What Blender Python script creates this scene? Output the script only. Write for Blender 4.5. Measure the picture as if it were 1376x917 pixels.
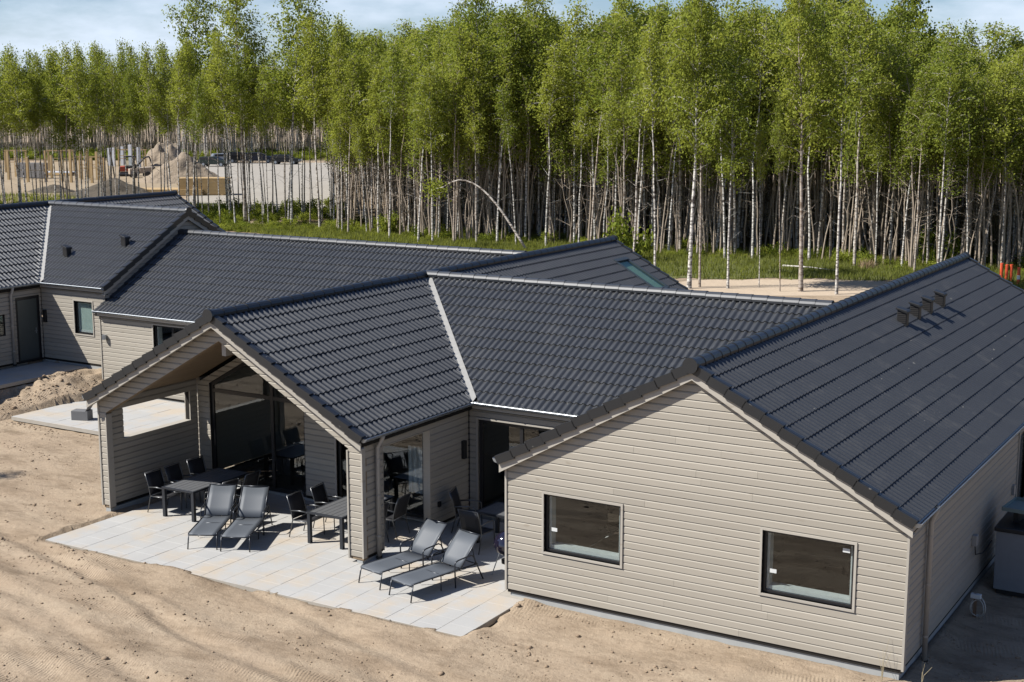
import bpy, bmesh, math, random
import numpy as np
from mathutils import Vector, Matrix, Euler

for _o in list(bpy.data.objects):
    bpy.data.objects.remove(_o)
scene = bpy.context.scene
COL = scene.collection
random.seed(7)
RNG = np.random.default_rng(11)

# ------------------------------------------------------------------ camera
cam_data = bpy.data.cameras.new('camera')
cam_data.lens = 49.17
cam_data.sensor_width = 36.0
cam_data.clip_start = 0.5
cam_data.clip_end = 4000.0
cam = bpy.data.objects.new('camera', cam_data)
cam.location = (14.083, -23.252, 9.828)
cam.rotation_euler = (math.pi / 2 - 0.1719, 0.0, 0.541)
COL.objects.link(cam)
scene.camera = cam

# ------------------------------------------------------------------ light
LIGHT_DIR = Vector((0.714, 0.64, -1.0)).normalized()
sun_data = bpy.data.lights.new('sun', 'SUN')
sun_data.energy = 5.0
sun_data.angle = math.radians(0.53)
sun_data.color = (1.0, 0.965, 0.905)
sun = bpy.data.objects.new('sun', sun_data)
sun.rotation_euler = LIGHT_DIR.to_track_quat('-Z', 'Y').to_euler()
sun.location = (-30, -30, 40)
COL.objects.link(sun)

world = bpy.data.worlds.new('World')
scene.world = world
world.use_nodes = True
wn = world.node_tree
wn.nodes.clear()
def WN(t, **kw):
    n = wn.nodes.new(t)
    for k, v in kw.items():
        setattr(n, k, v)
    return n
w_out = WN('ShaderNodeOutputWorld')
w_bg = WN('ShaderNodeBackground')
w_bg.inputs['Strength'].default_value = 0.05
w_sky = WN('ShaderNodeTexSky', sky_type='NISHITA')
w_sky.sun_disc = False
w_sky.sun_elevation = math.radians(46.2)
w_sky.sun_rotation = math.radians(228.1)
w_sky.air_density = 1.0
w_sky.dust_density = 0.6
w_sky.ozone_density = 1.0
w_tc = WN('ShaderNodeTexCoord')
w_map = WN('ShaderNodeMapping')
w_map.inputs['Scale'].default_value = (1.0, 1.0, 3.2)
w_map.inputs['Location'].default_value = (0.35, 0.1, 0.0)
w_noise = WN('ShaderNodeTexNoise')
w_noise.inputs['Scale'].default_value = 5.2
w_noise.inputs['Detail'].default_value = 7.0
w_noise.inputs['Roughness'].default_value = 0.55
w_ramp = WN('ShaderNodeValToRGB')
w_ramp.color_ramp.elements[0].position = 0.44
w_ramp.color_ramp.elements[0].color = (0.12, 0.12, 0.12, 1)
w_ramp.color_ramp.elements[1].position = 0.60
w_ramp.color_ramp.elements[1].color = (1.0, 1.0, 1.0, 1)
w_mix = WN('ShaderNodeMix', data_type='RGBA')
w_mix.inputs['B'].default_value = (8.4, 9.6, 11.3, 1)
wn.links.new(w_tc.outputs['Generated'], w_map.inputs['Vector'])
wn.links.new(w_map.outputs['Vector'], w_noise.inputs['Vector'])
wn.links.new(w_noise.outputs['Fac'], w_ramp.inputs['Fac'])
w_sep = WN('ShaderNodeSeparateXYZ')
wn.links.new(w_tc.outputs['Generated'], w_sep.inputs[0])
w_hor = WN('ShaderNodeMapRange', interpolation_type='SMOOTHSTEP')
w_hor.inputs['From Min'].default_value = 0.02; w_hor.inputs['From Max'].default_value = 0.30
w_hor.inputs['To Min'].default_value = 0.92; w_hor.inputs['To Max'].default_value = 0.05
wn.links.new(w_sep.outputs['Z'], w_hor.inputs['Value'])
w_mul = WN('ShaderNodeMath', operation='MULTIPLY')
wn.links.new(w_ramp.outputs['Color'], w_mul.inputs[0]); wn.links.new(w_hor.outputs[0], w_mul.inputs[1])
wn.links.new(w_mul.outputs[0], w_mix.inputs['Factor'])
w_tint = WN('ShaderNodeMix', data_type='RGBA', blend_type='MULTIPLY')
w_tint.inputs['Factor'].default_value = 1.0
w_tint.inputs['B'].default_value = (0.80, 0.97, 1.28, 1)
wn.links.new(w_sky.outputs['Color'], w_tint.inputs['A'])
wn.links.new(w_tint.outputs['Result'], w_mix.inputs['A'])
wn.links.new(w_mix.outputs['Result'], w_bg.inputs['Color'])
wn.links.new(w_bg.outputs['Background'], w_out.inputs['Surface'])

scene.view_settings.view_transform = 'Standard'
scene.view_settings.look = 'None'
scene.view_settings.exposure = 0.95
scene.view_settings.gamma = 1.0
scene.render.engine = 'CYCLES'
scene.cycles.max_bounces = 7
scene.cycles.diffuse_bounces = 2
scene.cycles.glossy_bounces = 4
scene.cycles.transmission_bounces = 5
scene.cycles.transparent_max_bounces = 12
scene.cycles.sample_clamp_indirect = 1.2
scene.cycles.use_denoising = True
scene.cycles.denoising_input_passes = 'RGB_ALBEDO_NORMAL'
scene.cycles.denoising_prefilter = 'ACCURATE'
scene.cycles.use_adaptive_sampling = False

# ------------------------------------------------------------------ helpers
def tag(o, label=None, cat=None, group=None, kind=None):
    if label: o['label'] = label
    if cat: o['category'] = cat
    if group: o['group'] = group
    if kind: o['kind'] = kind
    return o

def link(name, data, parent=None, mw=None):
    o = bpy.data.objects.new(name, data)
    COL.objects.link(o)
    if parent is not None:
        o.parent = parent
    if mw is not None:
        o.matrix_local = mw
    return o

def empty(name, loc=(0, 0, 0), rz=0.0, label=None, cat=None, group=None, parent=None):
    o = bpy.data.objects.new(name, None)
    o.empty_display_size = 0.2
    COL.objects.link(o)
    o.location = loc
    o.rotation_euler = (0, 0, rz)
    if parent is not None:
        o.parent = parent
    tag(o, label, cat, group)
    return o

def copy_tree(o, parent=None):
    c = o.copy()
    COL.objects.link(c)
    if parent is not None:
        c.parent = parent
        c.matrix_parent_inverse = o.matrix_parent_inverse.copy()
    for ch in list(o.children):
        copy_tree(ch, c)
    return c

class MB:
    def __init__(self):
        self.v = []; self.f = []
    def add(self, vs, fs):
        n = len(self.v)
        self.v.extend([tuple(p) for p in vs])
        self.f.extend([tuple(i + n for i in f) for f in fs])
        return self
    def box(self, x0, x1, y0, y1, z0, z1):
        return self.add([(x0, y0, z0), (x1, y0, z0), (x1, y1, z0), (x0, y1, z0), (x0, y0, z1), (x1, y0, z1), (x1, y1, z1), (x0, y1, z1)],
                        [(0, 3, 2, 1), (4, 5, 6, 7), (0, 1, 5, 4), (1, 2, 6, 5), (2, 3, 7, 6), (3, 0, 4, 7)])
    def obox(self, o, a, b, c):
        # box from a corner o with edge vectors a, b, c
        o, a, b, c = Vector(o), Vector(a), Vector(b), Vector(c)
        if a.cross(b).dot(c) < 0:
            a, b = b, a
        return self.add([o, o + a, o + a + b, o + b, o + c, o + a + c, o + a + b + c, o + b + c],
                        [(0, 3, 2, 1), (4, 5, 6, 7), (0, 1, 5, 4), (1, 2, 6, 5), (2, 3, 7, 6), (3, 0, 4, 7)])
    def tube(self, pts, r, n=8, cap=True):
        pts = [Vector(p) for p in pts]
        rs = r if isinstance(r, (list, tuple)) else [r] * len(pts)
        rings = []
        prev = None
        for i, p in enumerate(pts):
            t = (pts[min(i + 1, len(pts) - 1)] - pts[max(i - 1, 0)]).normalized()
            if prev is None:
                ref = Vector((0, 0, 1)) if abs(t.z) < 0.9 else Vector((1, 0, 0))
                a = t.cross(ref).normalized()
            else:
                a = (prev - t * prev.dot(t)).normalized()
            b = t.cross(a)
            prev = a
            rings.append([p + (a * math.cos(2 * math.pi * k / n) + b * math.sin(2 * math.pi * k / n)) * rs[i] for k in range(n)])
        vs = [q for ring in rings for q in ring]
        fs = []
        for i in range(len(pts) - 1):
            for k in range(n):
                k2 = (k + 1) % n
                fs.append((i * n + k, i * n + k2, (i + 1) * n + k2, (i + 1) * n + k))
        if cap:
            fs.append(tuple(range(n - 1, -1, -1)))
            fs.append(tuple((len(pts) - 1) * n + k for k in range(n)))
        return self.add(vs, fs)
    def prism(self, poly, d):
        # poly: list of 3D points, d: extrusion vector
        d = Vector(d); poly = [Vector(p) for p in poly]; n = len(poly)
        vs = poly + [p + d for p in poly]
        fs = [tuple(range(n - 1, -1, -1)), tuple(range(n, 2 * n))]
        for k in range(n):
            fs.append((k, (k + 1) % n, (k + 1) % n + n, k + n))
        return self.add(vs, fs)
    def lathe(self, prof, n=20, c=(0, 0, 0)):
        vs = []; fs = []
        for r, z in prof:
            for k in range(n):
                a = 2 * math.pi * k / n
                vs.append((c[0] + r * math.cos(a), c[1] + r * math.sin(a), c[2] + z))
        for i in range(len(prof) - 1):
            for k in range(n):
                k2 = (k + 1) % n
                fs.append((i * n + k, i * n + k2, (i + 1) * n + k2, (i + 1) * n + k))
        return self.add(vs, fs)
    def mesh(self, name, mat, smooth=False, fix=False):
        m = bpy.data.meshes.new(name)
        m.from_pydata(self.v, [], self.f)
        if mat is not None:
            m.materials.append(mat)
        if fix:
            bm = bmesh.new(); bm.from_mesh(m)
            bmesh.ops.recalc_face_normals(bm, faces=bm.faces)
            bm.to_mesh(m); bm.free()
        if smooth:
            m.polygons.foreach_set('use_smooth', [True] * len(m.polygons))
        m.update()
        return m
    def build(self, name, mat, parent=None, smooth=False, fix=True, bevel=0.0):
        m = self.mesh(name, mat, smooth, fix)
        o = link(name, m, parent)
        if bevel > 0:
            b = o.modifiers.new('bevel', 'BEVEL'); b.width = bevel; b.segments = 2; b.limit_method = 'ANGLE'
        return o

def np_mesh(name, V, F, mat=None, smooth=False):
    # V (n,3), F (m,4) or (m,3) arrays
    V = np.asarray(V, dtype=np.float32); F = np.asarray(F, dtype=np.int32)
    m = bpy.data.meshes.new(name)
    k = F.shape[1]
    m.vertices.add(len(V)); m.vertices.foreach_set('co', V.ravel())
    m.loops.add(F.size); m.loops.foreach_set('vertex_index', F.ravel())
    m.polygons.add(len(F))
    m.polygons.foreach_set('loop_start', np.arange(0, F.size, k, dtype=np.int32))
    m.polygons.foreach_set('loop_total', np.full(len(F), k, dtype=np.int32))
    if smooth:
        m.polygons.foreach_set('use_smooth', np.ones(len(F), dtype=bool))
    m.update(calc_edges=True)
    m.validate()
    if mat is not None:
        m.materials.append(mat)
    return m

_NG = {}
def vnoise(x, y, scale, seed=0):
    # smooth value noise on arrays, roughly -1..1
    if seed not in _NG:
        _NG[seed] = np.random.default_rng(1000 + seed).uniform(-1, 1, (256, 256))
    G = _NG[seed]
    u = np.asarray(x, float) / scale + 91.3; v = np.asarray(y, float) / scale + 37.7
    iu = np.floor(u).astype(int); iv = np.floor(v).astype(int)
    fu = u - iu; fv = v - iv
    fu = fu * fu * (3 - 2 * fu); fv = fv * fv * (3 - 2 * fv)
    g = lambda a, b: G[a % 256, b % 256]
    return (g(iu, iv) * (1 - fu) + g(iu + 1, iv) * fu) * (1 - fv) + (g(iu, iv + 1) * (1 - fu) + g(iu + 1, iv + 1) * fu) * fv

def sstep(a, b, x):
    t = np.clip((np.asarray(x, float) - a) / (b - a), 0, 1)
    return t * t * (3 - 2 * t)

# ------------------------------------------------------------------ materials
ALB = 0.64     # overall albedo level of every surface (the exposure is set to match)
class Mat:
    def __init__(self, name):
        self.m = bpy.data.materials.new(name)
        self.m.use_nodes = True
        self.nt = self.m.node_tree
        self.b = self.nt.nodes['Principled BSDF']
        self._tc = None
    def n(self, t, **kw):
        x = self.nt.nodes.new(t)
        for k, v in kw.items():
            if k.startswith('i_'):
                x.inputs[k[2:]].default_value = v
            else:
                setattr(x, k, v)
        return x
    def l(self, a, b):
        self.nt.links.new(a, b)
    def tc(self, kind='Object'):
        if self._tc is None:
            self._tc = self.n('ShaderNodeTexCoord')
        return self._tc.outputs[kind]
    def pos(self):
        return self.n('ShaderNodeNewGeometry').outputs['Position']
    def mapped(self, src, scale=(1, 1, 1), rot=(0, 0, 0), loc=(0, 0, 0)):
        mp = self.n('ShaderNodeMapping')
        mp.inputs['Scale'].default_value = scale
        mp.inputs['Rotation'].default_value = rot
        mp.inputs['Location'].default_value = loc
        self.l(src, mp.inputs['Vector'])
        return mp.outputs['Vector']
    def noise(self, vec, scale, detail=4, rough=0.55):
        x = self.n('ShaderNodeTexNoise')
        x.inputs['Scale'].default_value = scale
        x.inputs['Detail'].default_value = detail
        x.inputs['Roughness'].default_value = rough
        self.l(vec, x.inputs['Vector'])
        return x.outputs['Fac']
    def ramp(self, fac, stops):
        r = self.n('ShaderNodeValToRGB')
        cr = r.color_ramp
        while len(cr.elements) < len(stops):
            cr.elements.new(0.5)
        for e, (p, c) in zip(cr.elements, stops):
            e.position = p
            e.color = (c, c, c, 1) if isinstance(c, (int, float)) else (*c, 1)
        self.l(fac, r.inputs['Fac'])
        return r.outputs['Color']
    def mix(self, fac, a, b, blend='MIX'):
        x = self.n('ShaderNodeMix', data_type='RGBA', blend_type=blend)
        for sock, val in (('Factor', fac), ('A', a), ('B', b)):
            if isinstance(val, bpy.types.NodeSocket):
                self.l(val, x.inputs[sock])
            elif sock == 'Factor':
                x.inputs[sock].default_value = val
            else:
                x.inputs[sock].default_value = (val, val, val, 1) if isinstance(val, (int, float)) else (*[c * ALB for c in val], 1)
        return x.outputs['Result']
    def math(self, op, a, b=0.0):
        x = self.n('ShaderNodeMath', operation=op)
        for i, val in enumerate((a, b)):
            if isinstance(val, bpy.types.NodeSocket):
                self.l(val, x.inputs[i])
            else:
                x.inputs[i].default_value = val
        return x.outputs[0]
    def rand(self):
        return self.n('ShaderNodeObjectInfo').outputs['Random']
    def bump(self, h, strength=0.3, dist=0.02):
        x = self.n('ShaderNodeBump')
        x.inputs['Strength'].default_value = strength
        x.inputs['Distance'].default_value = dist
        self.l(h, x.inputs['Height'])
        self.l(x.outputs['Normal'], self.b.inputs['Normal'])
    def set(self, color=None, rough=None, metal=None, spec=None):
        for key, val in (('Base Color', color), ('Roughness', rough), ('Metallic', metal), ('Specular IOR Level', spec)):
            if val is None: continue
            if isinstance(val, bpy.types.NodeSocket):
                self.l(val, self.b.inputs[key])
            elif key == 'Base Color':
                self.b.inputs[key].default_value = (*[c * ALB for c in val], 1)
            else:
                self.b.inputs[key].default_value = val
        return self

def simple(name, color, rough=0.6, metal=0.0, spec=0.5, var=0.15, scale=6.0):
    M = Mat(name)
    nz = M.noise(M.tc(), scale, 5)
    c1 = tuple(c * (1 - var) for c in color); c2 = tuple(min(1, c * (1 + var)) for c in color)
    col = M.mix(nz, c1, c2)
    M.set(col, rough, metal, spec)
    return M.m

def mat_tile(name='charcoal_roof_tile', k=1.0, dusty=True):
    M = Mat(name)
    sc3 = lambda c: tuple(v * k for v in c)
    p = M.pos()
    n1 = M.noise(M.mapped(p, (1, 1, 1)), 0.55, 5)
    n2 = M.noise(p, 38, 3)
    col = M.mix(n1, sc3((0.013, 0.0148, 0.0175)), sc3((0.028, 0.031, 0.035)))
    col = M.mix(M.math('MULTIPLY', M.rand(), 0.5), col, sc3((0.022, 0.024, 0.028)))
    dust = M.ramp(M.noise(p, 1.3, 6, 0.65), [(0.55, 0.0), (0.78, 0.4 if dusty else 0.08)])
    col = M.mix(dust, col, (0.095, 0.092, 0.086))
    spots = M.ramp(M.noise(p, 7.0, 2), [(0.735, 0.0), (0.76, 0.55)])
    col = M.mix(spots, col, (0.24, 0.23, 0.20))
    M.set(col, M.ramp(n2, [(0.2, 0.42), (0.8, 0.54)]) if dusty else 0.38, 0, 1.0 if dusty else 0.6)
    M.bump(n2, 0.12, 0.003)
    return M.m

def mat_siding(name, c, shade=1.0):
    M = Mat(name)
    p = M.pos()
    g = M.noise(M.mapped(p, (3.0, 3.0, 60.0)), 1.0, 6, 0.6)
    big = M.noise(p, 0.9, 4)
    sepc = M.rand()
    a = tuple(x * 0.86 for x in c); b = tuple(min(1, x * 1.1) for x in c)
    col = M.mix(g, a, b)
    col = M.mix(M.math('MULTIPLY', sepc, 0.8), col, tuple(x * 0.82 for x in c))
    col = M.mix(M.math('MULTIPLY', big, 0.25), col, (c[0] * 0.88, c[1] * 0.86, c[2] * 0.82))
    knots = M.ramp(M.noise(M.mapped(p, (3.2, 3.2, 9.0)), 1.0, 1), [(0.70, 0.0), (0.78, 0.35)])
    col = M.mix(knots, col, (c[0] * 0.55, c[1] * 0.48, c[2] * 0.40))
    M.set(col, 0.72, 0, 0.3)
    M.bump(g, 0.25, 0.003)
    return M.m

TILE = mat_tile()
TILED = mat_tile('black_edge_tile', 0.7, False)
TILEL = mat_tile('painted_sheen_ridge_tile', 1.6, False)  # lighter copy of the dark ridge tile, sun sheen put into its colour
SID = mat_siding('beige_grey_painted_wood', (0.46, 0.418, 0.35))
TRIM = mat_siding('pale_painted_trim_wood', (0.50, 0.462, 0.40))
CEIL = mat_siding('brown_terrace_ceiling_wood', (0.28, 0.205, 0.13))
BACK = simple('dark_wind_barrier', (0.03, 0.027, 0.024), 0.95, spec=0.1)
CONC = simple('grey_concrete', (0.40, 0.41, 0.40), 0.9, var=0.2, scale=3.0)
ZINC = simple('zinc_gutter', (0.48, 0.52, 0.56), 0.38, 0.8, var=0.15, scale=5)
PIPE = simple('beige_grey_downpipe', (0.42, 0.40, 0.37), 0.45, 0.1)
LEAD = simple('pale_valley_flashing', (0.33, 0.325, 0.31), 0.6, 0.2, var=0.25, scale=9)
BLACKF = simple('black_window_frame', (0.018, 0.018, 0.020), 0.35, 0.0)
WHITEF = simple('white_window_sill', (0.72, 0.74, 0.73), 0.4)
FRAMEM = simple('anthracite_metal_tube', (0.055, 0.06, 0.07), 0.33, 0.5)
SILVERM = simple('dark_grey_chair_frame', (0.16, 0.165, 0.17), 0.35, 0.7)
BLACKP = simple('black_plastic', (0.008, 0.0085, 0.0095), 0.5)
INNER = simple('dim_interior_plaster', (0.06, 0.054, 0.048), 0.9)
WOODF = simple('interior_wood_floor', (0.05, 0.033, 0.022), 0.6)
CURT = simple('white_curtain', (0.7, 0.7, 0.7), 0.9)
DEBR = simple('dry_straw_stalk', (0.45, 0.38, 0.24), 0.8)

def mat_sling():
    M = Mat('grey_textile_sling')
    p = M.tc()
    ck = M.noise(M.mapped(p, (160, 160, 160)), 1.0, 2)
    col = M.mix(ck, (0.075, 0.085, 0.10), (0.12, 0.135, 0.155))
    M.set(col, 0.6, 0, 0.4)
    M.bump(ck, 0.3, 0.002)
    return M.m
SLING = mat_sling()
SLINGB = simple('black_textile_sling', (0.022, 0.022, 0.026), 0.6)
PLANK = simple('dark_grey_composite_plank', (0.12, 0.123, 0.128), 0.5, var=0.3, scale=14)

def mat_glass(name, tint=(0.86, 0.89, 0.885), refl=(0.95, 0.97, 1.0)):
    M = Mat(name)
    nt = M.nt
    nt.nodes.remove(M.b)
    out = nt.nodes['Material Output']
    tr = M.n('ShaderNodeBsdfTransparent'); tr.inputs['Color'].default_value = (*tint, 1)
    gl = M.n('ShaderNodeBsdfGlossy'); gl.inputs['Roughness'].default_value = 0.015
    gl.inputs['Color'].default_value = (*refl, 1)
    gl.inputs['Roughness'].default_value = 0.0
    lw = M.n('ShaderNodeLayerWeight'); lw.inputs['Blend'].default_value = 0.5
    fac = M.math('ADD', M.math('MULTIPLY', M.math('POWER', lw.outputs['Facing'], 3.5), 0.85), 0.055)
    nz = M.noise(M.tc(), 0.7, 2)
    bm = M.n('ShaderNodeBump'); bm.inputs['Strength'].default_value = 0.05; bm.inputs['Distance'].default_value = 0.05
    M.l(nz, bm.inputs['Height'])
    M.l(bm.outputs['Normal'], gl.inputs['Normal'])
    mx = M.n('ShaderNodeMixShader')
    M.l(fac, mx.inputs[0]); M.l(tr.outputs[0], mx.inputs[1]); M.l(gl.outputs[0], mx.inputs[2])
    M.l(mx.outputs[0], out.inputs['Surface'])
    return M.m
SKYPANEL = simple('painted_skylight_reflection', (0.42, 0.55, 0.48), 0.8)  # pale reflective look of the skylight, put into a base colour
GLASS = mat_glass('tinted_double_glazing')
SKYG = mat_glass('green_skylight_glazing', (0.86, 0.92, 0.86), (0.42, 0.50, 0.44))
JSAND = simple('sandy_joint_bed', (0.42, 0.385, 0.33), 0.95)

def mat_paver():
    M = Mat('pale_concrete_paver')
    p = M.pos()
    col = M.mix(M.noise(p, 1.1, 6), (0.42, 0.415, 0.40), (0.56, 0.55, 0.525))
    col = M.mix(M.math('MULTIPLY', M.rand(), 0.3), col, (0.43, 0.435, 0.435))
    sand = M.ramp(M.noise(p, 0.75, 7, 0.62), [(0.47, 0.0), (0.64, 0.72)])
    col = M.mix(sand, col, (0.56, 0.45, 0.32))
    fine = M.noise(p, 30, 3)
    col = M.mix(M.math('MULTIPLY', fine, 0.3), col, (0.36, 0.35, 0.33))
    M.set(col, 0.9, 0, 0.2)
    M.bump(fine, 0.25, 0.003)
    return M.m
PAVER = mat_paver()

def mat_ground():
    M = Mat('sandy_soil')
    p = M.pos()
    big = M.noise(p, 0.22, 6, 0.6)
    col = M.mix(M.ramp(big, [(0.35, 0.0), (0.65, 1.0)]), (0.365, 0.277, 0.19), (0.455, 0.353, 0.25))
    streak = M.noise(M.mapped(p, (0.35, 1.6, 1), (0, 0, math.radians(9))), 1.0, 6, 0.6)
    col = M.mix(M.ramp(streak, [(0.40, 0.0), (0.68, 0.65)]), col, (0.51, 0.41, 0.295))
    dark = M.ramp(M.noise(M.mapped(p, (0.5, 1.3, 1), (0, 0, math.radians(9))), 1.1, 10, 0.74), [(0.49, 0.0), (0.65, 0.75)])
    col = M.mix(dark, col, (0.225, 0.165, 0.11))
    col = M.mix(M.ramp(M.noise(p, 9.0, 8, 0.75), [(0.40, 0.28), (0.56, 0.0)]), col, (0.26, 0.19, 0.125))
    peb = M.n('ShaderNodeTexVoronoi'); peb.inputs['Scale'].default_value = 9.0
    M.l(p, peb.inputs['Vector'])
    spk = M.ramp(peb.outputs['Distance'], [(0.05, 0.8), (0.16, 0.0)])
    spk = M.math('MULTIPLY', spk, M.ramp(M.noise(p, 0.9, 5, 0.7), [(0.5, 0.0), (0.66, 1.0)]))
    col = M.mix(spk, col, (0.17, 0.125, 0.09))
    M.set(col, 0.95, 0, 0.15)
    clod = M.noise(p, 6.5, 8, 0.75)
    rip = M.n('ShaderNodeTexWave', wave_type='BANDS', bands_direction='X')
    rip.inputs['Scale'].default_value = 4.6; rip.inputs['Distortion'].default_value = 1.6
    rip.inputs['Detail'].default_value = 3.0; rip.inputs['Detail Scale'].default_value = 1.5
    M.l(M.mapped(p, (1, 1, 1), (0, 0, math.radians(-16))), rip.inputs['Vector'])
    mask = M.ramp(M.noise(M.mapped(p, (0.12, 0.55, 1), (0, 0, math.radians(8))), 1.3, 3), [(0.53, 0.0), (0.62, 1.0)])
    h = M.math('ADD', M.math('MULTIPLY', clod, 1.6), M.math('MULTIPLY', M.math('MULTIPLY', rip.outputs['Fac'], mask), 0.30))
    M.bump(h, 0.85, 0.035)
    return M.m
SOIL = mat_ground()
# ================================================================== ground
def patio_mask(x, y):
    n = 0.10 * vnoise(x, y, 0.55, 3) + 0.05 * vnoise(x, y, 0.16, 4)
    d1 = np.minimum(np.minimum(x + 11.15, 0.42 - x), np.minimum(y + 2.33, 4.4 - y)) + n
    d2 = np.minimum(np.minimum(x + 21.9 - 0.5 * np.clip(y - 6, 0, 4) * 0.3, -11.5 - x), np.minimum(y - 5.35, 10.0 - y)) + n
    d3 = np.minimum(np.minimum(x + 25.5, -23.15 - x), np.minimum(y - 1.0, 10.2 - y)) + n
    return d1, d2, d3

def gz(x, y):
    x = np.asarray(x, float); y = np.asarray(y, float)
    z = -0.20 + 0 * x
    z = z - 0.13 * sstep(7.9, 8.6, x) * sstep(-0.5, 1.5, y)
    far = sstep(14, 34, np.hypot(x * 0.45 + 4, y - 4))
    z = z * (1 - far)
    # raised ground beside the neighbouring house
    up = sstep(-20.4, -23.2, x) * sstep(4.0, 8.6, y) * sstep(34, 26, y)
    up = np.maximum(up, sstep(-22.5, -24.5, x) * sstep(-1, 5, y) * sstep(34, 26, y))
    z = z + up * 0.80
    heap = np.exp(-(((x + 20.5) / 2.4) ** 2 + ((y - 8.9) / 1.0) ** 2))
    z = z + 0.12 * heap
    near = 1 - sstep(20, 45, np.hypot(x + 5, y))
    tr = vnoise(x * 0.25 + y * 0.05, y + x * 0.16, 0.42, 5) * 0.045 + vnoise(x * 0.4, y + x * 0.15, 1.3, 6) * 0.05
    for off, dep in ((0.0, .06), (1.75, .05), (3.1, .04), (4.8, .05), (-2.2, .035)):
        ln = y - (-1.9 - 0.30 * (x + 13.3) - off + .25 * vnoise(x, 0 * y + off, 3.0, 15))
        tr = tr - dep * np.exp(-(ln / .17) ** 2) + dep * .45 * np.exp(-((np.abs(ln) - .34) / .12) ** 2)
    rough = vnoise(x, y, 0.33, 7) * 0.018 + vnoise(x, y, 0.8, 8) * 0.02
    z = z + near * (tr * sstep(-0.6, -2.6, y) + rough)
    z = z + 0.10 * up * vnoise(x, y, 0.24, 9) + 0.08 * up * vnoise(x, y, 0.6, 10)
    d1, d2, d3 = patio_mask(x, y)
    lip = np.exp(-(np.abs(d1) / 0.5) ** 2) * 0.055
    z = z + lip * (y < 0)
    z = np.where(d1 > 0, -0.34, z)
    z = np.where(d2 > 0, np.minimum(z, -0.20), z)
    z = np.where(d3 > 0, 0.45, z)
    # sand heaps far off stay separate things; under the houses the ground is low
    for (a, b, c, d) in ((0.1, 7.95, 0.1, 20.3), (-11.5, 4, 4.4, 13), (-21.5, -11.5, 10.2, 17)):
        ins = (x > a) & (x < b) & (y > c) & (y < d)
        z = np.where(ins, -0.4, z)
    return z

def axis(lo, hi, step, out_lo, out_hi):
    core = np.arange(lo, hi + 1e-6, step)
    def ext(start, end, s0):
        r = []; s = s0; p = start
        while abs(p - start) < abs(end - start):
            s *= 1.18; p += s * (1 if end > start else -1); r.append(p)
        return r
    return np.array(sorted(ext(lo, out_lo, step) + list(core) + ext(hi, out_hi, step)))

gx = axis(-27, 12, 0.10, -1800, 1800)
gy = axis(-9, 11, 0.10, -600, 2500)
GX, GY = np.meshgrid(gx, gy, indexing='xy')
GZ = gz(GX, GY)
nxg, nyg = len(gx), len(gy)
idx = np.arange(nxg * nyg).reshape(nyg, nxg)
F = np.stack([idx[:-1, :-1], idx[:-1, 1:], idx[1:, 1:], idx[1:, :-1]], -1).reshape(-1, 4)
ground = link('ground', np_mesh('ground', np.stack([GX, GY, GZ], -1).reshape(-1, 3), F, SOIL, smooth=True))
tag(ground, kind='structure')

# ================================================================== paving
def slab_mesh(name, w, l, t=0.05, b=0.006):
    m = MB()
    vs = [(0, 0, 0), (w, 0, 0), (w, l, 0), (0, l, 0), (0, 0, t - b), (w, 0, t - b), (w, l, t - b), (0, l, t - b),
          (b, b, t), (w - b, b, t), (w - b, l - b, t), (b, l - b, t)]
    fs = [(0, 3, 2, 1), (0, 1, 5, 4), (1, 2, 6, 5), (2, 3, 7, 6), (3, 0, 4, 7), (4, 5, 9, 8), (5, 6, 10, 9), (6, 7, 11, 10), (7, 4, 8, 11), (8, 9, 10, 11)]
    m.add(vs, fs)
    return m.mesh(name, PAVER)

def paving(name, x0, x1, y0, y1, ztop, w, l, skip=None, joint=0.003):
    base = MB().box(x0, x1, y0, y1, ztop - 0.12, ztop - 0.004).build(name, JSAND)
    tag(base, kind='structure')
    cache = {}
    nx = int(round((x1 - x0) / w))
    for i in range(nx):
        xa = x0 + i * w
        y = y0 - (l / 2 if i % 2 else 0)
        while y < y1 - 1e-3:
            ya, yb = max(y, y0), min(y + l, y1)
            y += l
            if yb - ya < 0.05 or (skip and skip(xa + w / 2, (ya + yb) / 2)):
                continue
            key = round(yb - ya, 3)
            if key not in cache:
                cache[key] = slab_mesh('paving_slab', w - joint, yb - ya - joint)
            o = link('paving_slab', cache[key], base)
            o.location = (xa + joint / 2, ya + joint / 2, ztop - 0.05 + random.uniform(-0.0025, 0.0025))
            o.rotation_euler = (random.uniform(-.002, .002), random.uniform(-.002, .002), 0)
    return base

FLOOR = -0.15
def sk(x, y):
    if y > 3.1 and x < -3.9: return True
    if x > -0.1 and y > 0.0: return True
    return False
# width 11.4 in columns of 0.6
paving('patio', -10.98, 0.42, -2.33, 4.2, FLOOR, 0.6, 0.45, sk)
paving('rear_patio', -21.6, -11.7, 5.5, 9.7, -0.05, 0.9, 0.6)
paving('entrance_paving', -25.3, -23.2, 2.0, 10.1, 0.62, 0.7, 0.7)

# ================================================================== roofs
S = 0.56
TH = math.atan(S)
COS, SIN = math.cos(TH), math.sin(TH)
HW = 4.15                     # plan distance ridge -> tile edge
SLEN = HW / COS
NROW = 12
ROWL = SLEN / NROW
TW = 0.350
ZR = 5.03

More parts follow.
